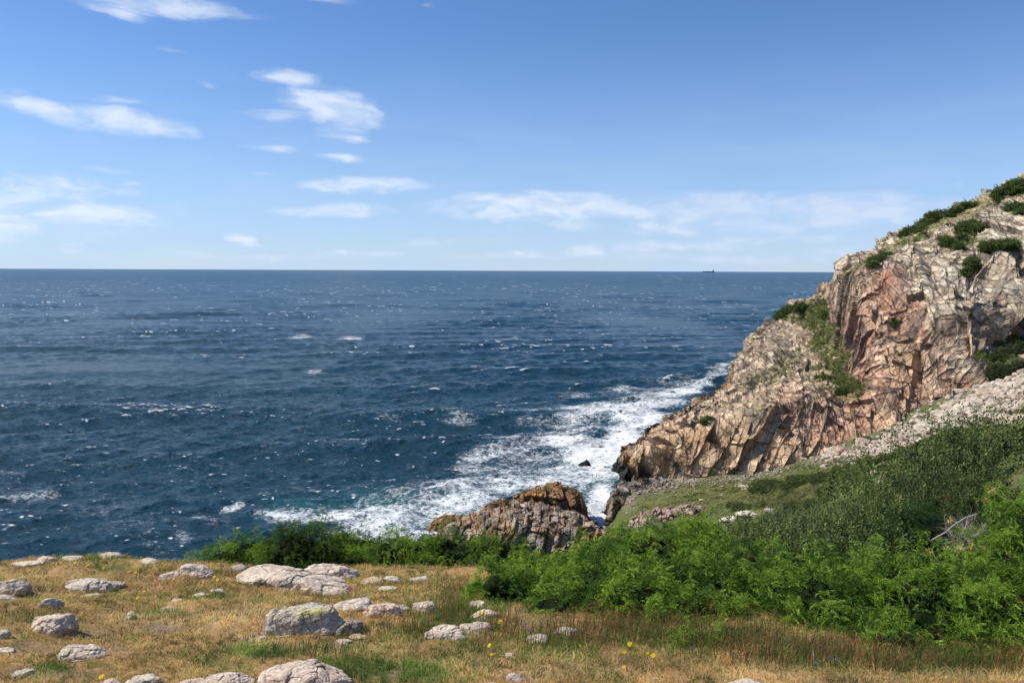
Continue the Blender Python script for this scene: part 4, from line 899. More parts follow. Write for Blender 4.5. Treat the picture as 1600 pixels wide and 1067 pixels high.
def shrub(lst, label, cat='shrub', cA=(.030, .050, .016), cB=(.17, .24, .06), dens=210, sc=1., seed=1, group='leafy shrubs behind the junipers', name='leafy_shrub'):
    lobes = mk_lobes(lst); c0 = np.mean([l[0] for l in lobes], 0); loc = np.array([c0[0], c0[1], float(ground_z(c0[0], c0[1]))])
    root = empty(name, tuple(loc), label, cat, group)
    p, n = lobe_surface(lobes, dens, lump=.55, seed=seed); cl = fbm(p/(.26*sc), 2, seed+3); k = cl > -.6; p, n, cl = p[k], n[k], cl[k]
    fw = n*.6+r3.normal(0, .45, n.shape)+np.array([0, 0, .45]); p = p+n*(cl*.27*sc-.06)[:, None]
    V, F, C_ = place(LT, p, fw, sc*r3.uniform(.7, 1.25, len(p)), cA, cB, .38)
    link('foliage', make_mesh('foliage', V-loc, F, C_), M_LEAF, root)
    link('shade_core', core_mesh('shade_core', [(c-loc, r_) for c, r_ in lobes], .66), M_CORE, root)
    link('branches', tubes('branches', [(a-loc, b-loc, r0, r1) for a, b, r0, r1 in stems(lobes, seed, 4, .012)], (.2, .16, .12)), M_BARK, root)
    return root
juniper([(775,925,7.9,.28,.3,.22),(860,962,7.2,.36,.3,.24),(945,972,7.1,.36,.3,.24),(800,935,8.05,.40,.45,.26),(870,925,8.44,.55,.6,.38),(940,920,8.05,.5,.5,.42),(885,955,7.47,.50,.4,.30),(985,945,7.27,.5,.35,.35),(820,920,8.73,.4,.4,.28)], 'bright green spreading juniper reaching leftmost over the grass, right of the middle rocks', JG, seed=11)
juniper([(1050,857,10.4,.5,.5,.30),(1015,868,10,.5,.6,.36),(1100,862,10.5,.45,.5,.30),(950,880,10,.5,.6,.33),(1085,843,10.8,.34,.4,.22)], 'bright juniper with the highest crown, just below the pink ledge', JG, seed=12)
juniper([(1040,985,6.85,.32,.28,.22),(1190,985,6.8,.42,.32,.26),(1050,925,8.24,.6,.6,.42),(1125,945,7.76,.6,.6,.42),(1075,970,6.98,.5,.4,.28),(1150,905,8.73,.6,.6,.38),(1225,945,7.37,.55,.5,.40),(1010,975,7.08,.35,.3,.22)], 'broad juniper filling the middle between the leftmost and right hand ones', JM, seed=13)
juniper([(1275,1005,6.4,.36,.3,.24),(1345,1028,6.0,.34,.28,.22),(1285,955,6.79,.5,.5,.42),(1335,1010,6.16,.38,.35,.26),(1330,920,7.57,.5,.5,.34),(1410,945,6.79,.5,.5,.42),(1400,1020,5.82,.34,.26,.20)], 'juniper hanging lowest towards the grass, above violet flowers', JM, seed=14)
juniper([(1465,1022,6.05,.36,.3,.24),(1555,1030,5.95,.36,.3,.24),(1630,1025,6.0,.3,.3,.25),(1460,985,6.40,.45,.4,.36),(1540,965,6.50,.45,.5,.40),(1600,985,6.21,.45,.4,.40),(1480,925,7.18,.5,.5,.36),(1650,950,6.40,.5,.5,.5),(1580,1025,5.92,.30,.25,.2)], 'dense juniper with dark gaps filling the lower right corner', JM, seed=15)
juniper([(1585,835,8.6,.40,.5,.38),(1640,850,8,.6,.6,.5),(1560,885,8,.4,.4,.28)], 'juniper rising at the right edge beside the bare twigs', JM, seed=16)
juniper([(1105,1018,5.95,.12,.1,.07),(1075,1005,5.95,.12,.08,.05),(1140,1003,5.95,.13,.08,.05)], 'small separate juniper sprig standing in front in the tall grass', JG, dens=2600, sc=.8, seed=17, core=.57)
juniper([(322,888,12.6,0.269,.26,0.146),(350,881,13,0.560,.5,0.349),(395,868,13.2,0.560,.5,0.403),(325,889,12.8,0.280,.3,0.188),(430,879,12.8,0.448,.4,0.349)], 'low juniper at the left end, its foliage against the dark water', JG, dens=820, sc=.85, seed=21)
juniper([(468,867,12.4,0.650,.55,0.511),(500,875,12.3,0.470,.45,0.430),(455,849,12.5,0.403,.4,0.323)], 'dark dome shaped juniper directly behind the slab outcrop', JD, dens=900, sc=.85, seed=22)
juniper([(535,845,14.6,0.336,.35,0.215),(555,865,14.2,0.504,.5,0.403),(580,861,14.3,0.336,.3,0.269)], 'juniper with a small pointed top rising behind the dark dome', JG, dens=820, sc=.85, seed=23)
juniper([(600,875,13.4,0.560,.5,0.430),(560,889,12.7,0.426,.35,0.323),(640,871,13.6,0.560,.5,0.430)], 'juniper between the dark dome and the middle bushes, above the tan rock', JG, dens=820, sc=.85, seed=24)
juniper([(690,867,13.8,0.616,.6,0.457),(740,871,13.6,0.560,.5,0.430),(665,887,12.9,0.336,.3,0.269)], 'middle juniper in front of the left foot of the grey sea rock', JG, dens=820, sc=.85, seed=25)
juniper([(785,871,13.8,0.504,.5,0.376),(760,889,13,0.392,.35,0.296)], 'small dark juniper at the base of the grey sea rock next to the bright one', JD, dens=820, sc=.85, seed=26)
juniper([(1440,835,10.6,.55,.5,.36),(1400,850,10.4,.45,.4,.26)], 'rich green juniper among the leafy shrubs left of the bare twigs', ((.014, .040, .010), (.050, .135, .022)), seed=27)
shrub([(1110,868,11.6,.5,.5,.34),(1160,860,12,.5,.5,.34),(1190,870,11,.5,.5,.34)], 'leafy shrub right of the highest juniper crown', seed=31)
shrub([(1235,856,12,.55,.5,.36),(1290,856,12,.55,.5,.38),(1260,870,11,.55,.5,.34)], 'glossy pale leaved shrub in the middle of the shrub belt', cB=(.13, .18, .07), seed=32)
shrub([(1345,850,11.4,.55,.5,.42),(1340,828,13.5,.6,.6,.34),(1390,825,13,.55,.55,.40)], 'dark leafy shrub below the two upright stones', seed=33)
shrub([(1440,803,14,.7,.7,.42),(1480,805,12.6,.5,.5,.36)], 'leafy shrub with reddish tips above the bare twigs', cB=(.085, .11, .035), seed=34)
shrub([(1545,800,11.5,.5,.5,.34),(1510,810,12,.4,.4,.28)], 'honeysuckle tangled over the shrubs with pink and cream blossom', cB=(.09, .13, .03), seed=35)
shrub([(1375,800,18,.7,.8,.42),(1420,778,19,.9,.9,.50)], 'dark shrub, lower left of the big dark thicket on the slope', dens=42, sc=2.2, seed=36)
shrub([(1490,745,20,1.1,1.1,.65),(1455,765,19,.9,.9,.55)], 'middle shrub of the big dark thicket under the scree', dens=42, sc=2.2, seed=37, cB=(.14, .19, .055))
shrub([(1560,728,21,1.2,1.2,.85),(1625,715,21,1.3,1.2,.95),(1580,758,18,1.0,1.0,.5)], 'tallest shrub of the dark thicket, at the right edge under the scree', dens=42, sc=2.2, seed=38, cB=(.15, .195, .06))
shrub([(1262,888,9.4,.45,.4,.30),(1225,892,9.2,.35,.35,.24)], 'low leafy shrub wedged between the broad juniper and the shrub belt', seed=41)
shrub([(1372,892,9.2,.5,.4,.32),(1325,890,9.4,.4,.35,.28)], 'low leafy shrub behind the low hanging juniper, below the dark shrubs', seed=42, cB=(.13, .20, .05))
juniper([(1720,930,6.8,.5,.5,.42),(1790,900,7.4,.6,.5,.42),(1730,860,8.6,.5,.5,.38)], 'juniper continuing past the right edge of the picture', JM, seed=43)
shrub([(1740,790,11.5,.7,.6,.5),(1850,760,12,.8,.7,.55)], 'leafy shrub continuing past the right edge of the picture', seed=44)
# bare twigs, dead sticks
def dead(name, segs, label, col=(.42, .38, .34)):
    a0 = segs[0][0]; o = link(name, tubes(name, [(a-a0, b-a0, r0, r1) for a, b, r0, r1 in segs], col), M_BARK, loc=tuple(a0)); tag(o, label, 'dead branch'); return o
def path_segs(pts, r0, r1):
    q_ = [P(*a) for a in pts]; n = len(q_)-1; return [(q_[i], q_[i+1], r0+(r1-r0)*i/n, r0+(r1-r0)*(i+1)/n) for i in range(n)]
sg = []
for k in range(46):
    a = r3.uniform(-1, 1, 2); c = P(1511+a[0]*24, 852+a[1]*6, 8.6+r3.uniform(-.2, .3)); sg += branch_walk(c, (r3.normal(0, .7), r3.normal(0, .3)-.2, .8), r3.uniform(.2, .42), .0042, 6, .28, int(k+900), 2, 1)
dead('bare_twigs', sg, 'tangle of bare grey twigs at the right among shrubs and junipers')
dead('dead_branch', path_segs([(1454,845,8.5),(1462,840,8.5),(1478,831,8.5),(1490,820,8.5),(1510,808,8.5),(1526,803,8.5),(1534,815,8.5),(1538,832,8.5)], .009, .006)+path_segs([(1454,845,8.5),(1450,838,8.5),(1447,832,8.5)], .007, .004)+path_segs([(1456,856,8.5),(1459,865,8.5),(1462,873,8.5)], .008, .006), 'long bleached branch arching over the bare grey twigs')
dead('dead_branch', path_segs([(1400,829,11),(1402,820,11),(1403,814,11)], .010, .006), 'short pale stick poking up from the dark shrubs, left of the bare twigs')
dead('dead_branch', path_segs([(1143,806,92),(1139,796,92),(1134,788,92),(1129,786,92)], .10, .05), 'bleached dead stick curving up by the white flat boulder')
dead('dead_branch', path_segs([(1468,778,13),(1480,772,13),(1495,770,13),(1508,766,13)], .016, .008), 'grey branch showing in the shade under the dark thicket', (.2, .17, .15))
# blossom of the honeysuckle
M_PETAL = mat_leaf('petals', .6, .3, .2, .15, 30)
def blossom(px_, py_, Y_, r_, cA, cB, label, n=60, name='honeysuckle_blossom'):
    c = P(px_, py_, Y_); T = []
    for i in range(n):
        d = r3.normal(size=3); d[1] = -abs(d[1]); d /= np.linalg.norm(d); T.append(tri_dart(d*r_*.35, d+r3.normal(0, .2, 3), r_*.75, r_*.16, r3.normal(size=3)))
    V = np.array(T).reshape(-1, 3); col = np.repeat(np.asarray(cA)+(np.asarray(cB)-np.asarray(cA))*r3.random((n, 1)), 3, 0)
    o = link(name, make_mesh(name, V, np.arange(len(V)).reshape(-1, 3), col), M_PETAL, loc=tuple(c)); tag(o, label, 'blossom', 'honeysuckle blossoms'); return o
Yl, Cr, Pk = (.75, .55, .08), (.85, .72, .40), (.75, .38, .26)
for (a, b, Y_, r_, c1_, c2_, l_) in [(1449,862,8.1,.055,Yl,Cr,'yellow blossom cluster left of the biggest cream cluster'),(1497,859,8.1,.075,Cr,(.9,.8,.45),'biggest cream yellow blossom cluster under the bare twigs'),(1478,855,8.1,.035,Yl,Cr,'small yellow blossom between the two larger clusters'),
   (1514,873,8.1,.055,Cr,(.8,.75,.6),'pale cream blossom just below and right of the biggest cluster'),(1483,812,9.5,.055,Yl,Cr,'yellow blossom above the arching bleached branch'),(1403,777,13,.09,Pk,Cr,'pinkish orange blossom in the dark shrubs left of the twigs'),(1547,764,11.0,.085,Cr,Yl,'uppermost cream blossom at the shady edge of the thicket'),
   (1538,781,11.0,.05,Pk,(.6,.15,.08),'reddish blossom below the uppermost cream one'),(1481,776,12,.05,Pk,(.6,.12,.08),'small red pink blossom right of the grey shaded branch'),(1517,852,8.2,.045,Cr,Yl,'cream blossom right of the biggest cluster in the twigs')]:
    blossom(a, b, Y_, r_, c1_, c2_, l_)

# ------------------------------------------------------------------ bushes on the cliff and the green mass of its slopes
HPX, HPY = proj(HG.reshape(-1, 3)); HPX = HPX.reshape(sh); HPY = HPY.reshape(sh)
_front = slice(13, NV-50)
FX, FY, FP, FN = HPX[:, _front].ravel(), HPY[:, _front].ravel(), HG[:, _front].reshape(-1, 3), HN[:, _front].reshape(-1, 3)
def cliff_at(x, y): 
    c = np.argsort((FX-x)**2+(FY-y)**2)[:12]; return FP[c[np.argmin(FP[c, 1])]]
def far_bush(spots, label, cA=(.03, .055, .016), cB=(.14, .20, .05), dens=3.2, sc=1.0, name='cliff_juniper', cat='juniper', group='junipers on the headland', on=None):
    lobes = []
    for (x, y, rx, rz) in spots:
        c = cliff_at(x, y) if on is None else on(x, y); s_ = c[1]/FPX; lobes.append((c+np.array([0, -.2, 0]), np.array([rx*s_, rx*s_*.9, rz*s_])))
    loc = np.mean([l[0] for l in lobes], 0); root = empty(name, tuple(loc), label, cat, group)
    k = loc[1]/150.
    p, n = lobe_surface(lobes, dens/k/k*7, zmin=-.4, lump=.3, seed=int(spots[0][0])); p = p+r3.normal(0, .14*k, p.shape)*2
    V, F, C_ = place(CT, p-n*.2, n+r3.normal(0, .5, n.shape)+np.array([0, 0, .3]), sc*k*r3.uniform(.6, 1.1, len(p))*.75, cA, cB, .2)
    link('foliage', make_mesh('foliage', V-loc, F, C_), M_FARLEAF, root)
    link('shade_core', core_mesh('shade_core', [(c-loc, r_) for c, r_ in lobes], .70, (.016, .02, .01)), M_CORE, root)
for spots, lab in [([(1575,302,22,10),(1598,294,24,12),(1560,306,10,5)], 'dark juniper crowning the hilltop at the right edge'),
  ([(1508,362,14,14),(1516,352,12,9),(1500,376,10,8)], 'largest dark juniper in the middle of the upper rocks'),([(1531,358,9,8),(1525,364,7,6)], 'round juniper touching the right of the largest one'),
  ([(1482,382,12,8),(1474,376,7,5),(1498,388,8,7)], 'low juniper left of and below the largest one'),([(1560,384,26,7),(1545,392,12,6),(1578,380,10,5)], 'long flat juniper draped over the rocks near the right edge'),
  ([(1585,326,14,8),(1597,334,8,7)], 'juniper under the hilltop near the right edge'),([(1373,408,16,6),(1384,401,10,5),(1363,414,8,5)], 'small juniper clinging to the rocks near the left brow'),
  ([(1470,340,22,7),(1450,350,16,6),(1490,333,12,5)], 'long band of low juniper along the ridge line, upper piece'),([(1430,361,16,5),(1415,368,10,4)], 'low juniper along the ridge line, lower piece'),([(1513,322,12,4),(1500,327,8,4)], 'small clump on the skyline left of the hilltop'),
  ([(1237,488,16,9),(1222,496,10,8),(1250,482,10,6)], 'dark bush on the skyline of the far buttress'),([(1518,418,12,14),(1508,430,6,10)], 'bush hanging in the rocks above the orange stained pillar'),
  ([(1292,494,9,7)], 'bushy clump high on the green gully'),([(1320,612,14,6)], 'low bush on the grassy ledge below the red cliff'),([(1286,592,13,6)], 'bush left of the grassy ledge'),
  ([(1395,505,4,8)], 'little green tuft in the red cliff face'),([(1107,656,8,4),(1100,660,6,3)], 'tiny bush on the sloping cliff shoulder above the surf')]:
    far_bush(spots, lab)
far_bush([(1575,560,22,18),(1560,585,18,14),(1595,590,22,16),(1600,550,14,14)], 'grey green scrub filling the hollow above the scree', (.03, .04, .018), (.085, .11, .04), name='hollow_scrub', cat='scrub', group='scrub on the headland')
og = lambda x, y: on_ground(x, y, 20)[0]
for spots, lab in [([(1212,760,34,5),(1255,751,26,6),(1185,766,14,4),(1238,760,20,4),(1280,752,14,5)], 'wide patch of dark thorn scrub on the near side of the dry meadow'),([(1160,793,16,6),(1145,790,10,4)], 'brown tipped scrub above the white flat boulder'),([(1290,748,26,7),(1320,738,22,7)], 'scrub patch right of the wide dark thorn scrub'),
  ([(1245,792,22,5),(1275,788,20,5)], 'low scrub at the near edge of the slope'),([(1355,692,20,6)], 'bright green scrub between the scree tail and the cliff foot'),([(1330,756,26,6),(1300,772,26,6)], 'green scrub low on the slope behind the dark leafy shrub')]:
    far_bush(spots, lab, (.055, .075, .025), (.15, .19, .06), sc=.75, dens=5., name='thorn_scrub', cat='scrub', group='scrub on the far slope', on=og)
# scrub cover of the gully on the cliff
sel = np.where(scr.reshape(sh)[:, _front].ravel() > .5)[0]; area_w = FP[sel, 1]**0; sel = r3.choice(sel, 8000)
p = FP[sel]+r3.normal(0, .25, (len(sel), 3)); n = FN[sel]; k = p[:, 1]/150
V1 = place(CT, p-n*.1, n+r3.normal(0, .4, n.shape)+np.array([0, 0, .4]), k*r3.uniform(.5, 1.1, len(p))*.8, (.07, .085, .03), (.20, .23, .075), .45)
o = link('gully_scrub', make_mesh('gully_scrub', *V1), M_FARLEAF); tag(o, 'low green scrub covering the gully and ledges of the headland', 'scrub', kind='stuff')
# heath on the slope in front of the scree
HEATH = [(1720,660,90,40,1,-12),(1300,760,130,30,1,-18),(1400,712,110,24,1,-20),(1500,680,110,22,1,-20),(1580,670,70,24,1,-15),(1230,785,70,14,.7,-8),(1420,750,80,26,.7,-15),(1350,735,90,22,.8,-20),(1250,745,60,12,.4)]
q, pts = scatter_px(HEATH, 34000, 18.)
ok = (q[:, 1] > 19) & (q[:, 1] < 112); q, pts = q[ok], pts[ok]; nn1 = fbm(q[:, :2]/3.0, 3, 81); stn = blobs(pts[:, 0], pts[:, 1], STONY)+blobs(pts[:, 0], pts[:, 1], DRY); ok = (nn1 > -.45) & (stn < .45); q = q[ok]; nn1 = nn1[ok]
up = np.tile([0., 0, 1], (len(q), 1)); k = q[:, 1]/80
q[:, 2] += np.clip(nn1, 0, 1)*.5
half = nn1 > .18
Va = place(CT, q[half], up[half]+r3.normal(0, .5, up[half].shape), (.40)*k[half]**.8*r3.uniform(.5, 1.1, half.sum()), (.09, .115, .035), (.17, .21, .065), .3)
Vb = place(CT, q[~half], up[~half]+r3.normal(0, .5, up[~half].shape), .36*k[~half]**.8*r3.uniform(.5, 1.1, (~half).sum()), (.15, .155, .06), (.28, .28, .12), .3)
V = np.concatenate([Va[0], Vb[0]]); C_ = np.concatenate([Va[2], Vb[2]])
o = link('heath_scrub', make_mesh('heath_scrub', V, np.arange(len(V)).reshape(-1, 3), C_), M_FARLEAF); tag(o, 'green and brownish heath covering the slope before the scree', 'heath', kind='stuff')

q, pts = scatter_px([(1120,770,80,22,1,-4),(1200,758,70,14,.8,-8),(1050,795,60,14,.8),(1260,775,70,14,.8,-14),(1300,740,60,10,.6,-15),(1350,720,70,14,.5,-20)], 26000, 40.)
q = q[(q[:, 1] > 60) & (q[:, 1] < 125)]; n1_ = fbm(q[:, :2]/2.5, 3, 83); dry = n1_ > .0; up = np.tile([0., 0, 1], (len(q), 1))
Va = place(CT, q[dry]-up[dry]*.05, up[dry]+r3.normal(0, .3, up[dry].shape), r3.uniform(.12, .30, dry.sum()), (.16, .16, .06), (.38, .36, .14), .25)
Vb = place(CT, q[~dry]-up[~dry]*.05, up[~dry]+r3.normal(0, .3, up[~dry].shape), r3.uniform(.12, .34, (~dry).sum()), (.08, .095, .03), (.22, .25, .08), .3)
V = np.concatenate([Va[0], Vb[0]]); C_ = np.concatenate([Va[2], Vb[2]])
o = link('meadow_grass', make_mesh('meadow_grass', V, np.arange(len(V)).reshape(-1, 3), C_), M_FARLEAF); tag(o, 'dry and green tussock grass of the far meadow by the cliff foot', 'grass', kind='stuff')

# ------------------------------------------------------------------ foreground grass
r4 = np.random.default_rng(99)
def rock_free(p, f=1.):
    keep = np.ones(len(p), bool)
    for (x, y, a, b) in ROCK_XY: keep &= (((p[:, 0]-x)/(a*f*.86))**2+((p[:, 1]-y)/(b*f*.86))**2) > 1
    return keep
def sample_area(n):
    # even cover on screen-size terms: density falls with distance
    y = 4.2*(13.2/4.2)**r4.random(n); x = (r4.random(n)*1.75-.82)*y; z = ground_z(x, y); return np.stack([x, y, z], 1)
def blades(p, h, w_, lean, col, tipcol, bend=.3):
    n = len(p); a = r4.random(n)*6.283; d = np.stack([np.cos(a), np.sin(a), np.zeros(n)], 1)*lean[:, None]+np.array([.14, -.05, 0]); s = r4.random(n)*6.283
    sd_ = np.stack([np.cos(s), np.sin(s)*.5, np.zeros(n)], 1)*(w_*.5)[:, None]; up = np.array([0, 0, 1.])
    m_ = p+(up*.6+d*.35)*h[:, None]; t_ = p+(up*(1-bend*.5)+d*1.1)*h[:, None]
    V = np.stack([p-sd_, p+sd_, m_+sd_*.7, m_-sd_*.7, t_], 1).reshape(-1, 3)
    b = np.arange(n)*5; F = np.concatenate([np.stack([b, b+1, b+2], 1), np.stack([b, b+2, b+3], 1), np.stack([b+3, b+2, b+4], 1)])
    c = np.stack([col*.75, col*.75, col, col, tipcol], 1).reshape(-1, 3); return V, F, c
M_GRASS = mat_leaf('grass_blades', .7, .45, .15, .15, 6)
N = 390000
p = sample_area(N); tuft = r4.normal(0, .012, (N, 3)); tuft[:, 2] = 0
ci = r4.integers(0, N//7, N); p = p[ci]+tuft*np.clip(p[ci][:, 1:2]/6, .8, 2); p[:, 2] = ground_z(p[:, 0], p[:, 1])-.004
p = p[rock_free(p)]
px, py, fg, fd, fr, fs = fields(p); n = len(p); u = r4.random((n, 1)); nn = fbm(p[:, :2]*3, 3, 90)
keep = (r4.random(n) > fd*.9) & (r4.random(n) > np.clip(fbm(p[:, :2]*1.7, 3, 97)-.15, 0, 1)*.95); p, px, py, fg, fd, fr, fs, u, nn = [a[keep] for a in (p, px, py, fg, fd, fr, fs, u, nn)]; n = len(p)
gold = np.array([.59, .41, .165])*(.55+.8*u); straw = np.array([.80, .58, .27])*(.6+.6*u); green = np.array([.12, .215, .04])*(.6+.9*u); redd = np.array([.34, .17, .11])*(.6+.9*u)
k = r4.random(n)
pg = np.clip(fg*.95+.31+nn*.36, 0, .95); pr = np.clip(fr*.36+.16, 0, .6)*(1-pg*.5); ps = np.clip(fs*.8+.1, 0, .9)
col = np.where((k < pg)[:, None], green, np.where((k < pg+(1-pg)*pr)[:, None], redd, np.where((r4.random(n) < ps)[:, None], straw, gold)))
col = col*(1+.55*np.clip(fbm(p[:, :2]*4.5, 3, 93), -1, 1))[:, None]*1.12
h = (.028+.035*r4.random(n)**1.5)*(1+.7*fg+.35*fr+.2*fs)*np.clip(p[:, 1]/7, .8, 1.3); h *= 1+.5*np.clip((py-985)/60, 0, 1)*(px > 620)
w_ = .0042*np.clip(p[:, 1]/6, .8, 2.)*(.7+.6*r4.random(n))
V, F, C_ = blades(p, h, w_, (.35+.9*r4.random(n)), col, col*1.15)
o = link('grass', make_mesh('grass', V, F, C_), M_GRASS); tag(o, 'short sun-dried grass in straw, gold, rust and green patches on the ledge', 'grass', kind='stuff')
# taller rusty sorrel and rank green grass along the foot of the junipers
TALL = [(1750,1010,120,40,1),(1000,985,110,20,1),(1120,1000,100,22,1),(1250,1025,120,18,1),(1420,1035,140,16,1),(1560,1035,60,20,1),(870,1000,70,16,.8),(780,985,40,20,.7),(1080,955,40,22,.9),(700,960,40,20,.6),(640,985,40,16,.5),(730,920,40,10,.4),(240,905,60,6,.4),(500,1020,60,10,.4)]
pp = sample_area(310000); px, py = proj(pp); wt = blobs(px, py, TALL); pp = pp[(r4.random(len(pp)) < wt*.55) & rock_free(pp)]; n = len(pp); u = r4.random((n, 1)); isg = r4.random(n) < .5
col = np.where(isg[:, None], np.array([.12, .20, .05])*(.5+1.*u), np.array([.32, .14, .07])*(.5+1.*u)); tip = np.where(isg[:, None], col*1.2, np.array([.44, .19, .10])*(.6+.8*u))
V, F, C_ = blades(pp, .08+.13*r4.random(n), .0045*(.7+.5*r4.random(n)), .15+.4*r4.random(n), col, tip)
o = link('sorrel_and_tall_grass', make_mesh('sorrel_and_tall_grass', V, F, C_), M_GRASS); tag(o, 'taller rust red sorrel and green grass at the foot of the junipers', 'tall grass', kind='stuff')

# ------------------------------------------------------------------ flowers
M_STEM = mat_plain('flower_stem', (.09, .14, .04), .7, .2)
def flower_meshes(kind):
    if kind == 'y':
        T = []
        for ring, (n, r_, z) in enumerate(((14, .016, .0), (10, .011, .004))):
            for i in range(n):
                a = i*6.283/n+ring*.2; d = np.array([math.cos(a), math.sin(a), .15]); s = np.array([-math.sin(a), math.cos(a), 0])*.0035; b = np.array([0, 0, z]); T += [np.array([b-s*.5, b+s*.5, b+d*r_+s]), np.array([b-s*.5, b+d*r_+s, b+d*r_-s])]
        V = np.array(T).reshape(-1, 3); c = np.tile((.82, .60, .02), (len(V), 1)); return make_mesh('petals', V, np.arange(len(V)).reshape(-1, 3), c)
    T = []
    for i in range(40):
        d = r4.normal(size=3); d[2] = abs(d[2])*.7; d /= np.linalg.norm(d); T.append(tri_dart(d*.005, d, .010, .005, r4.normal(size=3)))
    V = np.array(T).reshape(-1, 3); return make_mesh('petals', V, np.arange(len(V)).reshape(-1, 3), np.tile((.26, .22, .62), (len(V), 1)))
PET = {'y': flower_meshes('y'), 'v': flower_meshes('v')}
for v_ in PET.values(): v_.materials.append(M_PETAL)
STEM = {}
for hh_ in (.05, .09): 
    STEM[hh_] = tubes('stem', [((0, 0, -hh_), (0, 0, 0), .0012, .001)], (.09, .14, .04)); STEM[hh_].materials.append(M_STEM)
def flower(px_, py_, kind, label, s_=1.):
    q_ = on_ground(px_, py_+6)[0]; h_ = .05 if q_[1] > 9 or kind == 'v' else .09; top = P(px_, py_, q_[1]-.05)
    root = empty('yellow_hawkbit' if kind == 'y' else 'violet_sheepsbit', tuple(top), label, 'flower', 'yellow flowers in the grass' if kind == 'y' else 'violet flowers in the grass')
    pe = bpy.data.objects.new('petals', PET[kind]); COL.objects.link(pe); pe.parent = root; s2 = s_*(1.1 if q_[1] < 9 else 1.25); pe.scale = (s2,)*3; pe.rotation_euler = (R(28+r4.normal(0, 10)), R(r4.normal(0, 14)), 0)
    st_ = bpy.data.objects.new('stem', STEM[h_]); COL.objects.link(st_); st_.parent = root
for (a, b, l_, s_) in [(975,1019,'yellow flower in the tall grass, lower left of a trio',1),(984,1006,'yellow flower at the top of the trio in the tall grass',1.1),(1021,1024,'yellow flower, right one of the trio in the tall grass',1.05),(1012,1020,'small yellow bud just left of the right trio flower',.6),
   (975,1042,'yellow flower lowest in the straw grass under the trio',.9),(997,961,'brightest yellow flower against the foot of the broad juniper',1.2),(753,958,'yellow flower in front of the white topped rock',1.1),(781,971,'big orange yellow flower right of the pinkish white patched rock',1.3),
   (765,1008,'yellow flower in the grass right of the pale flat topped rock',.9),(768,1022,'small yellow flower just above the tiny pale stone',.6),(906,1008,'small orange flower left of the trio',.7),(215,934,'yellow flower left of one close twin',1.),(225,924,'yellow flower, right one of a close twin',1.),
   (133,962,'yellow flower beside the leaning cream boulder',1.),(159,1057,'yellow flower low at the left near the bottom hump',1.1),(162,887,'yellow flower under the pointed pink rim rock',1.),(137,883,'yellow flower on the rim grass, right of one more',.9),(118,879,'yellow flower on the rim beside the flat pale rock',.9),
   (96,879,'yellow flower on the rim between pink and flat rocks',.9),(212,894,'yellow flower above the green tuft on the ledge',.8),(201,893,'small yellow flower beside the one above the green tuft',.7),(335,901,'orange yellow flower right of the cracked pair',1.),(340,906,'lower yellow flower right of the cracked pair',.9),(361,883,'yellow flower in front of the left low juniper',.9)]:
    flower(a, b, 'y', l_, s_)
for (a, b, l_) in [(1228,1000,'violet flower with a brown head beside it under the low hanging juniper'),(1268,998,'brightest violet flower under the low hanging juniper'),(1282,1010,'violet flower right of the brightest one'),(1271,1024,'violet flower below the brightest one'),(1296,1028,'violet flower nearest the low juniper tip'),
   (1275,1036,'lowest violet flower in straw grass at right'),(1306,1032,'small violet flower at the far right of its bunch'),(1081,1013,'violet flower on the small separate juniper sprig'),(822,974,'violet flower, top of the bunch left of the bright juniper foot'),(818,978,'violet flower, left in the bunch by the bright juniper foot'),
   (826,984,'violet flower, lowest of the bunch by the bright juniper foot'),(832,980,'violet flower, rightmost of the bunch by the bright juniper foot'),(556,933,'violet flower above the long grey rock, left'),(569,931,'violet flower above the long grey rock, middle'),(572,934,'violet flower above the long grey rock, right'),
   (549,961,'violet flower between the largest boulder and the pinkish one'),(405,990,'violet flower left of the largest boulder, upper'),(397,993,'violet flower left of the largest boulder, middle'),(386,999,'violet flower left of the largest boulder, lower'),(478,926,'violet flower at the foot of the slab outcrop'),(702,940,'violet flower in reddish grass left of the bright juniper')]:
    flower(a, b, 'v', l_)

# ------------------------------------------------------------------ ship on the horizon
q_ = P(1107, 424, 30000); q_[2] = 0
root = empty('cargo_ship', tuple(q_), 'small dark cargo ship with a white bridge at its right end, on the horizon', 'ship'); root.scale = (2.2, 2.2, 2.6)
M_HULL = mat_plain('ship_hull', (.22, .15, .16, 1), .6); M_WHITE = mat_plain('ship_white', (.7, .7, .68, 1), .5)  # hull tone lightened, distance haze put into its colour
L_, B_, H_ = 200., 30., 15.
n = 24; V = []
for i in range(n+1):
    x = -L_/2+L_*i/n; taper = min(1, (i/n)*6+.05, (1-i/n)*14+.3); sheer = 3*max(0, 1-i/n*6)
    for yy_, zz_ in ((-1, H_+sheer), (-.75, -1), (.75, -1), (1, H_+sheer)): V.append([x-(3 if i == 0 and zz_ > 0 else 0), yy_*B_/2*taper, zz_])
F = [[i*4+j, i*4+4+j, i*4+5+j, i*4+1+j] for i in range(n) for j in range(3)]+[[i*4+3, i*4+7, i*4+4, i*4] for i in range(n)]+[[0, 1, 2, 3], [n*4+3, n*4+2, n*4+1, n*4]]
link('hull', make_mesh('hull', np.array(V), np.array(F)), M_HULL, root)
def boxes(name, lst, mat, parent):
    V, F, b = [], [], 0
    for (x0, x1, y0, y1, z0, z1) in lst:
        V += [[x, y, z] for x in (x0, x1) for y in (y0, y1) for z in (z0, z1)]
        F += [[b+a for a in f] for f in ((0, 1, 3, 2), (4, 6, 7, 5), (0, 4, 5, 1), (2, 3, 7, 6), (0, 2, 6, 4), (1, 5, 7, 3))]; b += 8
    return link(name, make_mesh(name, np.array(V, float), np.array(F)), mat, parent)
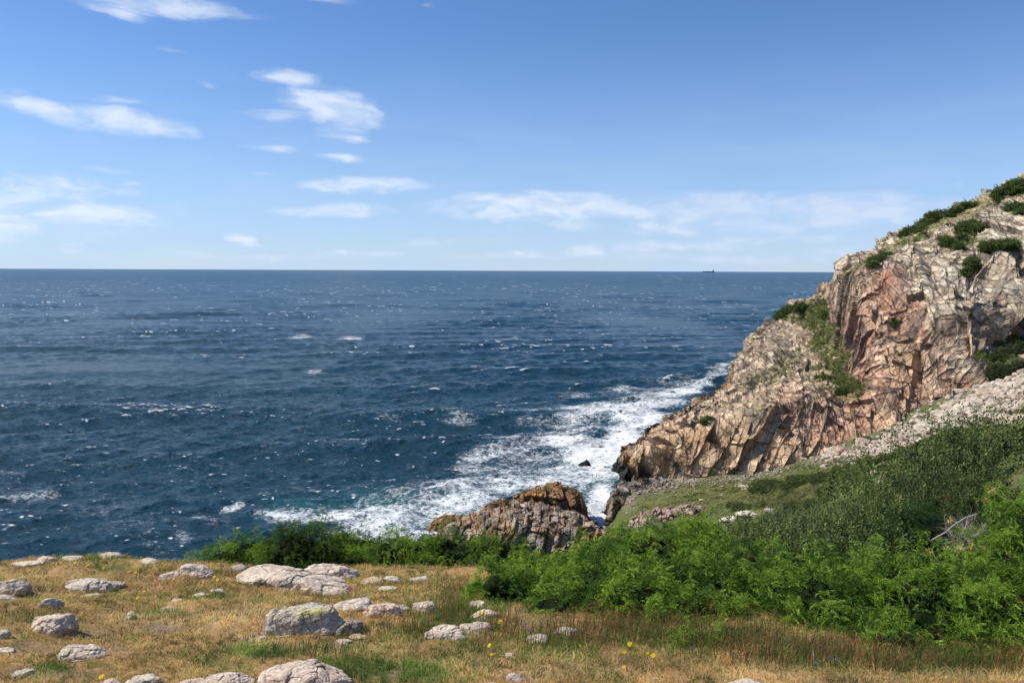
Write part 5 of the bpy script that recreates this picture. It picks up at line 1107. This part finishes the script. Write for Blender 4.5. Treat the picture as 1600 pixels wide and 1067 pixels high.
boxes('bridge_house', [(62, 84, -14, 14, H_, 30), (64, 80, -12, 12, 30, 36), (66, 76, -17, 17, 36, 40)], M_WHITE, root)
boxes('funnel', [(84.2, 91, -4, 4, H_, 34)], M_HULL, root)
boxes('deck_crane', [(-45, -42, -2, 2, H_, 24), (0, 3, -2, 2, H_, 24), (-90, -88, -1, 1, H_, 26)], M_WHITE, root)

# ------------------------------------------------------------------ whitecaps: small ridges of foam riding on the open sea
r5 = np.random.default_rng(123); N = 1700
Yw = 1/(1/480+(1/9000-1/480)*r5.random(N)**.5); Xw = (r5.random(N)*1.2-.72)*Yw
gate = fbm(np.stack([Xw/160, Yw/500], 1), 3, 130); kx = gate > -.45; Yw, Xw = Yw[kx], Xw[kx]; N = len(Yw)
V, F, b = [], [], 0
lenw = (1.2+7*r5.random(N)**4)*np.clip(Yw/600, .6, 6)**.85; hgt_ = np.clip(.00028*Yw, .05, 2.0)*r5.uniform(.5, 1.1, N)
for i in range(N):
    m_ = 7 if Yw[i] > 900 else 13; u = np.linspace(-1, 1, m_); prof = (1-u*u)*np.clip(r5.normal(.45, .5, m_), 0, 1.2); wob = np.cumsum(r5.normal(0, .12, m_))*lenw[i]*.12
    x = Xw[i]+u*lenw[i]*.5; y = Yw[i]+wob-u*lenw[i]*.06; h_ = hgt_[i]*np.maximum(prof, .08); d_ = h_*1.3+.1
    v = np.concatenate([np.stack([x, y-d_, x*0-.1], 1), np.stack([x, y, h_+.05], 1), np.stack([x, y+d_, x*0-.1], 1)]); V.append(v)
    j = np.arange(m_-1); F.append(np.concatenate([np.stack([j, j+1, j+1+m_, j+m_], 1), np.stack([j+m_, j+1+m_, j+1+2*m_, j+2*m_], 1)])+b); b += 3*m_
m, t = new_mat('foam'); p_ = t.n('ShaderNodeBsdfPrincipled', {'Roughness': .8, 'Base Color': (.46, .50, .54, 1), 'Specular IOR Level': .2}); o_ = t.n('ShaderNodeOutputMaterial'); t.set(o_.inputs[0], p_.outputs[0])
o = link('whitecaps', make_mesh('whitecaps', np.concatenate(V), np.concatenate(F), None, None, True), m); tag(o, 'scattered whitecaps flecking the open sea out to the horizon', 'whitecaps', kind='stuff')
